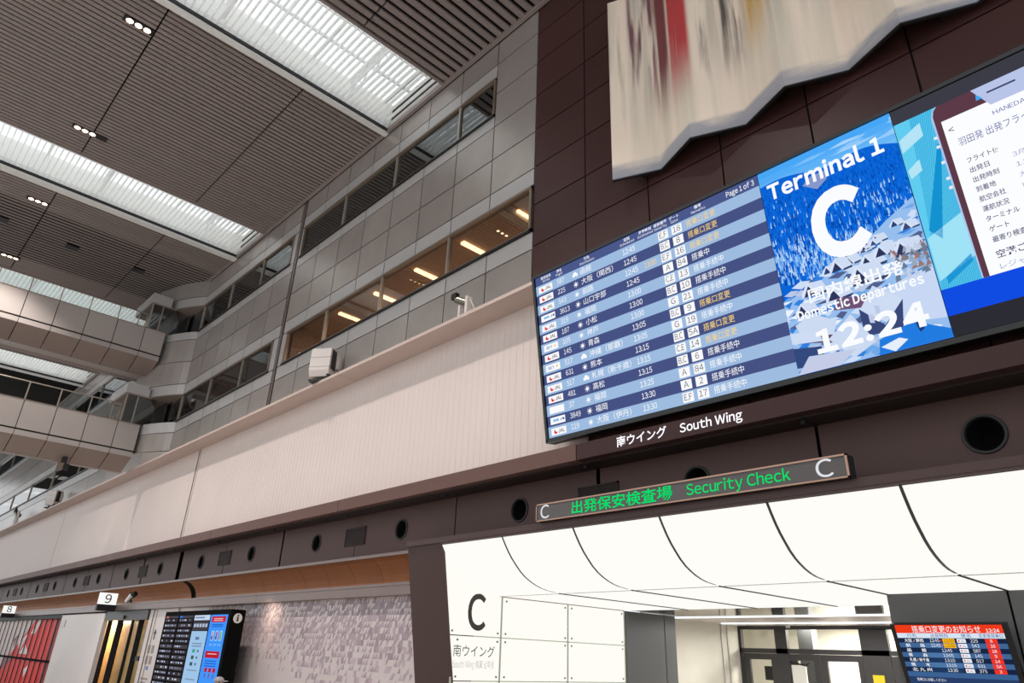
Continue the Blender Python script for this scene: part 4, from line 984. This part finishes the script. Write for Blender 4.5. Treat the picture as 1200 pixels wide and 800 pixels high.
for k, (l_, r_) in enumerate((('フライト便', ''), ('出発日', '3月9日'), ('出発時刻', '13:30発'), ('到着地', '大阪（関西）'), ('航空会社', 'HND 000'), ('運航状況', '搭乗手続中'), ('ターミナル', ''), ('ゲート', '47'), ('最寄り検査場', 'A'))):
    v = .655 - k * .0415
    b.text(l_, Fl, -1.49, v * HB, .13, nav, .018, width=.086 * len(l_), vsize=.105, bold=.008)
    if r_: b.text(r_, Fl, -.93, (v - .002) * HB, .12, gry, .018, width=(.082 * len(r_) if ord(r_[-1]) > 256 else .055 * len(r_)), vsize=.098)
ab(-.93, -.2, .396, .432, (172, 214, 246), .016)
b.text('空港ご利用目的', Fl, -1.50, .262 * HB, .13, nav, .018, width=.90, vsize=.135, bold=.01)
b.text('レジャー', Fl, -1.50, .218 * HB, .11, gry, .018, width=.44, vsize=.11)
b.build('advert_panel', 'screen', t)

# ------------------------------------------------------------------ folded mural above the board
t = thing('folded_mural', (-4, 11.6, 11), 'large zigzag folded cream panel with vertical streaks of red, gold and green above the board', 'artwork')
mt = bpy.data.materials.new('streaked_paint'); mt.use_nodes = True; nt = mt.node_tree; bs = nt.nodes['Principled BSDF']; bs.inputs['Roughness'].default_value = .6
geo = nt.nodes.new('ShaderNodeNewGeometry'); sep = nt.nodes.new('ShaderNodeSeparateXYZ'); nt.links.new(geo.outputs['Position'], sep.inputs[0])
def nz(sx, sz, scale, lo_, hi_, seed):
    mp = nt.nodes.new('ShaderNodeMapping'); mp.inputs['Scale'].default_value = (sx, 0.0, sz); mp.inputs['Location'].default_value = (seed, seed * 2.3, 0)
    n_ = nt.nodes.new('ShaderNodeTexNoise'); n_.inputs['Scale'].default_value = scale; n_.inputs['Detail'].default_value = 5
    nt.links.new(geo.outputs['Position'], mp.inputs[0]); nt.links.new(mp.outputs[0], n_.inputs[0])
    r = nt.nodes.new('ShaderNodeMapRange'); r.inputs[1].default_value = lo_; r.inputs[2].default_value = hi_; nt.links.new(n_.outputs[0], r.inputs[0]); return r.outputs[0]
def mathn(op, a, c):
    n_ = nt.nodes.new('ShaderNodeMath'); n_.operation = op; n_.use_clamp = True
    for i, q in enumerate((a, c)):
        if isinstance(q, (int, float)): n_.inputs[i].default_value = q
        else: nt.links.new(q, n_.inputs[i])
    return n_.outputs[0]
def band(axis, a, c, soft):    # 1 between a and c in metres
    r1 = nt.nodes.new('ShaderNodeMapRange'); r1.interpolation_type = 'SMOOTHSTEP'; r1.inputs[1].default_value = a - soft; r1.inputs[2].default_value = a + soft; nt.links.new(sep.outputs[axis], r1.inputs[0])
    r3 = nt.nodes.new('ShaderNodeMapRange'); r3.interpolation_type = 'SMOOTHSTEP'; r3.inputs[1].default_value = c - soft; r3.inputs[2].default_value = c + soft; r3.inputs[3].default_value = 1; r3.inputs[4].default_value = 0; nt.links.new(sep.outputs[axis], r3.inputs[0])
    return mathn('MULTIPLY', r1.outputs[0], r3.outputs[0])
cur = None
def layer(fac, rgb):
    global cur
    mx = nt.nodes.new('ShaderNodeMix'); mx.data_type = 'RGBA'
    if isinstance(fac, (int, float)): mx.inputs[0].default_value = fac
    else: nt.links.new(fac, mx.inputs[0])
    if cur is None: mx.inputs[6].default_value = (*lin((252, 233, 215)), 1)
    else: nt.links.new(cur, mx.inputs[6])
    mx.inputs[7].default_value = (*lin(rgb), 1); cur = mx.outputs[2]
ux = lambda x_: x_ * S
uz = lambda z_: z_ * S + EYE
lay = mathn
layer(nz(1, .05, 3.2, .42, .68, 1.0), (226, 214, 196)); layer(mathn('MULTIPLY', mathn('MULTIPLY', nz(1, .04, 7.0, .46, .62, 12.0), band('Z', uz(13.2), uz(30), 1.0)), .5), (178, 170, 156))
def streak(xa, xb, zlo, rgb, seed, sx=3.0, lo_=.45, hi_=.6, soft=.05, zs=.9):
    f = mathn('MULTIPLY', band('X', ux(xa), ux(xb), soft), band('Z', uz(zlo), uz(30), zs))
    layer(mathn('MULTIPLY', f, nz(1, .06, sx, lo_, hi_, seed)), rgb)
streak(-8.8, -8.2, 12.6, (150, 160, 122), 3.1, 4, .46, .62)
streak(-8.2, -7.5, 13.6, (126, 84, 92), 5.2, 5, .5, .6)
streak(-7.55, -7.0, 13.0, (122, 58, 62), 8.4, 4, .40, .55)
streak(-6.95, -6.3, 13.1, (196, 66, 70), 2.2, 4, .38, .52)
streak(-6.1, -5.0, 13.2, (96, 88, 84), 7.7, 6, .52, .66)
streak(-4.95, -4.25, 13.3, (206, 160, 60), 4.4, 3, .32, .50, .10)
streak(-3.2, -2.4, 13.4, (150, 166, 200), 6.1, 3, .42, .6, .12)
streak(-3.9, -0.5, 12.8, (224, 190, 150), 9.9, 2, .45, .7, .2)
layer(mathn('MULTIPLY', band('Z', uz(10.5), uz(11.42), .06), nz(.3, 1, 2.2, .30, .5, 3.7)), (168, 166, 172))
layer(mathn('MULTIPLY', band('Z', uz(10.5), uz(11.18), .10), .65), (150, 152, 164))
nt.links.new(cur, bs.inputs['Base Color']); MATS['streaked_paint'] = mt
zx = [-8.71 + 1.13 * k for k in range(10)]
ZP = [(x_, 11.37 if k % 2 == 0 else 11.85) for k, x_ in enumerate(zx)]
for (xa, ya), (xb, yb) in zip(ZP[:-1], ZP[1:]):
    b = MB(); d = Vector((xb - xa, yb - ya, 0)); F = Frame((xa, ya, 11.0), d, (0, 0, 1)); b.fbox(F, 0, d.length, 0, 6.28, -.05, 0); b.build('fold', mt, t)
b = MB()
for (xa, ya), (xb, yb) in zip(ZP[:-1], ZP[1:]):
    d = Vector((xb - xa, yb - ya, 0)); F = Frame((xa, ya, 10.99), d, (0, 0, 1)); b.fbox(F, 0, d.length, -.02, .015, -.06, .01)
b.build('edge_trim', 'soft_black', t)
for x_ in (-8.0, -5.8, -3.5, -1.2):
    b = MB(); b.box(x_ - .2, x_ + .2, 11.9, 12.02, 11.15, 11.4); b.build('bracket', 'soft_black', t)

# ------------------------------------------------------------------ footbridges
def bridge(xf, zt_, zb_, lab, joints, posts, xr, zr, wid, name='footbridge'):
    t = thing(name, (xf - 3, 4, zb_ - 1.2), lab, 'footbridge', 'footbridges crossing the hall')
    Y0, Y1 = -9.0, 10.78; XB = xf - wid; XL = xf - 3.15; ju = [j for j in joints]
    js = [Y0] + [j for j in ju if Y0 < j < Y1] + [Y1]
    b = MB(); b.box(XB, xf - .08, Y0, Y1, zb_ - .2, zt_ - .05); b.build('deck', 'dark_gap', t)
    zc = zb_ - .32; xc = xf - 1.4; zu = zb_ - .98
    for y0, y1 in zip(js[:-1], js[1:]):
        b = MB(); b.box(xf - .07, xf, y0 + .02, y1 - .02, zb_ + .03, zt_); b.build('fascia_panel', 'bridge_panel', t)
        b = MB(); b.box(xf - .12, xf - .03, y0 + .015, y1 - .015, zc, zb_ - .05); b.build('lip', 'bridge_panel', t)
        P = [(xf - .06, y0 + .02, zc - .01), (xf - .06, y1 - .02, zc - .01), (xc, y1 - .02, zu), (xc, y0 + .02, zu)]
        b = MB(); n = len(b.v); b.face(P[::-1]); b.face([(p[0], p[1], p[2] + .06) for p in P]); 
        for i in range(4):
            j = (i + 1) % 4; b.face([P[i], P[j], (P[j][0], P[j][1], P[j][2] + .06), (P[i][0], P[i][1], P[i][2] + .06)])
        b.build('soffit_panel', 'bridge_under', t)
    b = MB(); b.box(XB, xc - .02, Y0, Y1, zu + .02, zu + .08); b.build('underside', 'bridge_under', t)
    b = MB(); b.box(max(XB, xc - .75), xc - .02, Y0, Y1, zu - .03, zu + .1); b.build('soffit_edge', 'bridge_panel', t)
    b = MB(); b.box(XB - .07, XB, Y0, Y1, zu, zt_); b.build('far_fascia', 'bridge_panel', t)
    b = MB(); b.box(xf - .45, xf + .02, Y0, Y1, zt_, zt_ + .045); b.box(XB, XB + .25, Y0, Y1, zt_, zt_ + .045); b.build('coping', 'frame_bronze', t)
    for xx in (xr,):
        b = MB(); b.tube((xx, Y0, zr), (xx, 10.2, zr), .035); b.tube((xx, Y0, zt_ + .14), (xx, 10.2, zt_ + .14), .025); b.build('handrail', 'rail_metal', t)
        ps = [p for p in posts]
        for p in ps:
            b = MB(); b.box(xx - .025, xx + .025, p - .03, p + .03, zt_ + .04, zr); b.build('post', 'rail_metal', t)
        for p, q in zip(ps[:-1], ps[1:]):
            b = MB(); b.box(xx - .01, xx + .01, p + .05, q - .05, zt_ + .16, zr - .05); b.build('rail_pane', 'rail_glass', t)
    # door lobby at the wall end: flat canopy and dark glass
    zh0 = zr + .56; zh1 = zh0 + .60
    b = MB(); b.box(XL, xf + .02, 9.57, 10.70, zh0, zh1); b.build('canopy', 'pale_strip', t)
    b = MB(); b.box(XL + .05, xf - .03, 9.62, 11.0, zh0 - .06, zh0); b.build('canopy_soffit', 'bridge_under', t)
    b = MB(); b.box(xf - .16, xf - .13, 9.75, 11.3, zt_ + .05, zh0 - .06); b.build('lobby_pane', 'dark_glass', t)
    b = MB(); b.box(XL + .1, xf - .3, 10.72, 10.75, zt_ - .4, zh0 - .06); b.build('lobby_pane', 'dark_glass', t)
    b = MB(); b.box(XL + .1, xf - .3, 11.9, 12.0, zt_ - .4, zh1); b.build('lobby_back', 'room_dark', t)
    for yy in (9.72, 10.3):
        b = MB(); b.box(xf - .19, xf - .11, yy - .035, yy + .035, zt_ + .04, zh0 - .06); b.build('lobby_post', 'rail_metal', t)
    b = MB(); b.box(xf - .5, xf - .44, 9.2, 9.26, zt_ + .04, zr - .1); b.box(xf - .5, xf - .44, 9.7, 9.76, zt_ + .04, zr - .1); b.box(xf - .5, xf - .44, 9.2, 9.76, zr - .16, zr - .1); b.build('gate_rail', 'rail_metal', t)
    return t
js = [-8.4 + 1.503 * k for k in range(13)]
bridge(-42.15, 17.0, 15.52, 'upper grey clad footbridge with a glass railing crossing at left', [3.59 + 1.503 * k for k in range(-8, 5)], [3.66 + 1.51 * k for k in range(-8, 5)] + [10.15], -42.9, 18.18, 2.75)
bridge(-42.3, 11.26, 9.75, 'lower grey clad footbridge with a glass railing, under the upper one', [3.56 + 1.508 * k for k in range(-8, 5)], [3.62 + 1.505 * k for k in range(-8, 5)] + [10.15], -42.9, 12.43, 1.75)

# ------------------------------------------------------------------ equipment on the ledge
def unit(x, y, w, h_, lab, small=False):
    t = thing('projector', (x, y, 8.96), lab, 'projector', 'white boxed projectors on the ledge')
    a = math.radians(34); F = Frame((x, y, 8.96), (math.cos(a), math.sin(a), 0), (0, 0, 1))
    b = MB()
    pts = [(-.02, .30), (-.42, .44), (-.42, h_), (-.02, h_)]
    Fs_ = Frame(F(-w / 2, 0, 0), F.n * -1, (0, 0, 1))
    b.prism(Fs_, [(-.36, .44), (-.26, .22), (.30, .22), (.30, h_), (-.30, h_), (-.36, h_ - .06)], 0, w); o = b.build('housing', 'housing_white', t)
    b = MB()
    for z in (.26 + (h_ - .26) * .28, .26 + (h_ - .26) * .63): b.fbox(F, -w / 2 - .004, w / 2 + .004, z, z + .012, -.29, .364)
    b.build('seam', 'bolt_metal', t)
    b = MB(); b.fbox(F, w / 2 - .005, w / 2 + .03, .52, h_ - .06, -.05, .25); b.build('intake', 'soft_black', t)
    b = MB(); b.fbox(F, w / 2 + .03, w / 2 + .14, .62, h_ - .22, -.25, -.08); b.build('side_box', 'housing_white', t)
    b = MB(); b.fbox(F, -w / 2 + .05, w / 2 + .25, .0, .08, -.4, .35); b.fbox(F, -w / 2 + .05, w / 2 + .1, .08, .26, -.1, .0); b.fbox(F, w / 2 - .1, w / 2, .08, .3, -.38, .3); b.build('bracket', 'black', t)
    b = MB()
    for q in (-.1, .3): b.lathe(F, q, .14, [(.05, .0), (.05, .03), (.001, .03)], 10)
    b.build('knob', 'chrome', t)
unit(-22.45, 11.36, .80, 1.34, 'white boxed projector on a black bracket on the near part of the ledge')
unit(-62.4, 11.36, .80, 1.34, 'white boxed projector far along the ledge near the left edge')
def bracket_cam(x, y, lab, k=1.0, nm='spot_camera'):
    t = thing(nm, (x, y, 8.96), lab, 'camera', 'small bracket cameras on the ledge')
    b = MB(); b.box(x - .30 * k, x + .26 * k, y - .12 * k, y + .25 * k, 8.96, 9.02); b.build('base', 'housing_white', t)
    b = MB(); b.box(x - .28 * k, x - .20 * k, y - .1, y + .1, 9.02, 9.02 + .40 * k); b.box(x + .02 * k, x + .12 * k, y - .1, y + .1, 9.02, 9.02 + .62 * k); b.build('yoke', 'housing_white', t)
    b = MB(); b.tube((x + .1 * k, y, 9.02 + .6 * k), (x + .36 * k, y + .1, 9.0), .022); b.build('stay', 'housing_white', t)
    b = MB(); b.tube((x - .34 * k, y - .14, 9.02 + .62 * k), (x + .05 * k, y + .05, 9.02 + .42 * k), .11 * k, 14); b.build('barrel', 'bolt_metal', t)
    b = MB(); b.box(x - .48 * k, x - .26 * k, y - .24, y - .1, 9.02 + .62 * k, 9.02 + .80 * k); b.build('hood', 'black', t)
bracket_cam(-14.2, 11.38, 'small pale spot camera on a yoke on the ledge left of the big board')
bracket_cam(-75.5, 11.4, 'tiny pale spot camera on the ledge at the far left edge', 2.0)
t = thing('surveillance_camera', (-43.3, 7.8, 8.77), 'small brown box camera hanging under the lower footbridge', 'camera')
b = MB(); b.box(-43.40, -43.18, 7.68, 7.92, 8.55, 8.94); b.build('mount', 'soft_black', t)
b = MB(); b.box(-43.45, -43.1, 7.5, 7.8, 8.25, 8.62); b.box(-43.35, -43.2, 7.7, 7.78, 8.6, 8.72); b.build('housing', 'frame_bronze', t)
b = MB(); b.box(-43.3, -43.05, 7.85, 8.05, 8.28, 8.6); b.box(-43.3, -43.2, 7.75, 7.9, 8.4, 8.5); b.build('lens_block', 'soft_black', t)

# ------------------------------------------------------------------ the person in front of the information board
def person(px, py, lab):
    base = U((px, py, FZ)); t = bpy.data.objects.new('person', None); COL.objects.link(t); t.location = base; BASE[t] = base
    t['label'] = lab; t['category'] = 'person'
    P = {}; vs = []; es = []; rs = []
    def add(k, co, r, par=None):
        P[k] = len(vs); vs.append(co); rs.append(r)
        if par: es.append((P[par], P[k]))
    add('hip', (0, 0, .92), .15); add('waist', (0, 0, 1.08), .135, 'hip'); add('chest', (0, .01, 1.28), .155, 'waist'); add('neck0', (0, .01, 1.43), .075, 'chest'); add('neck', (0, 0, 1.50), .058, 'neck0')
    add('head0', (0, -.02, 1.57), .085, 'neck'); add('head1', (0, -.015, 1.66), .095, 'head0'); add('head2', (0, -.005, 1.70), .06, 'head1')
    for s_ in (-1, 1):
        add('sh%d' % s_, (s_ * .18, .01, 1.38), .065, 'chest'); add('el%d' % s_, (s_ * .23, .02, 1.10), .045, 'sh%d' % s_); add('wr%d' % s_, (s_ * .24, -.06, .86), .032, 'el%d' % s_); add('pa%d' % s_, (s_ * .24, -.08, .79), .034, 'wr%d' % s_)
        for q in range(4):
            add('f%d%d' % (s_, q), (s_ * .24, -.115 + q * .022, .735), .010, 'pa%d' % s_); add('g%d%d' % (s_, q), (s_ * .232, -.12 + q * .022, .69 + .012 * abs(q - 1.5)), .008, 'f%d%d' % (s_, q))
        add('th%d' % s_, (s_ * .22, -.125, .77), .011, 'pa%d' % s_)
        add('lg%d' % s_, (s_ * .095, 0, .84), .095, 'hip'); add('kn%d' % s_, (s_ * .10, -.01, .48), .062, 'lg%d' % s_); add('an%d' % s_, (s_ * .10, .02, .09), .042, 'kn%d' % s_); add('ft%d' % s_, (s_ * .11, -.13, .045), .040, 'an%d' % s_)
    me = bpy.data.meshes.new('body'); me.from_pydata(vs, es, [])
    for mm in ('shirt', 'skin', 'trousers'): me.materials.append(MATS[mm])
    o = bpy.data.objects.new('body', me); COL.objects.link(o); o.parent = t
    sk = o.modifiers.new('skin', 'SKIN'); 
    for v, r in zip(me.skin_vertices[0].data, rs): v.radius = (r, r * .85)
    me.skin_vertices[0].data[0].use_root = True
    su = o.modifiers.new('smooth', 'SUBSURF'); su.levels = 1; su.render_levels = 2
    # face and cap
    def ball(nm, c, r, mat, zmin=-9, par=t, n=16):
        vv, ff = [], []
        for i in range(n // 2 + 1):
            a = math.pi * i / (n // 2)
            for j in range(n):
                g_ = 2 * math.pi * j / n; z = math.cos(a) * r[2]
                vv.append((c[0] + math.sin(a) * math.cos(g_) * r[0], c[1] + math.sin(a) * math.sin(g_) * r[1], c[2] + max(z, zmin)))
        for i in range(n // 2):
            for j in range(n): ff.append((i * n + j, (i + 1) * n + j, (i + 1) * n + (j + 1) % n, i * n + (j + 1) % n))
        m_ = bpy.data.meshes.new(nm); m_.from_pydata(vv, [], ff); m_.materials.append(MATS[mat]); m_.polygons.foreach_set('use_smooth', [True] * len(m_.polygons))
        q = bpy.data.objects.new(nm, m_); COL.objects.link(q); q.parent = par; BASE[q] = base; return q
    f = ball('face', (0, -.015, 1.605), (.078, .098, .115), 'skin')
    ball('nose', (0, -.115, 1.595), (.014, .02, .022), 'skin', par=f)
    for s_ in (-1, 1): ball('eye', (s_ * .03, -.102, 1.62), (.012, .01, .008), 'ink', par=f); ball('ear', (s_ * .079, .0, 1.60), (.012, .022, .032), 'skin', par=f)
    ball('mouth', (0, -.108, 1.555), (.026, .008, .007), 'ink', par=f)
    ball('cap', (0, -.01, 1.635), (.108, .122, .105), 'cap_cloth', 0.0)
    ball('cap_brim', (0, -.13, 1.645), (.085, .085, .012), 'cap_cloth')
    t.scale = (1.03, 1.03, 1.03); t.rotation_euler = (0, 0, math.radians(150)); return t
person(-23.95, 10.25, 'person in a pale grey cap standing before the information kiosk, only the cap top visible')
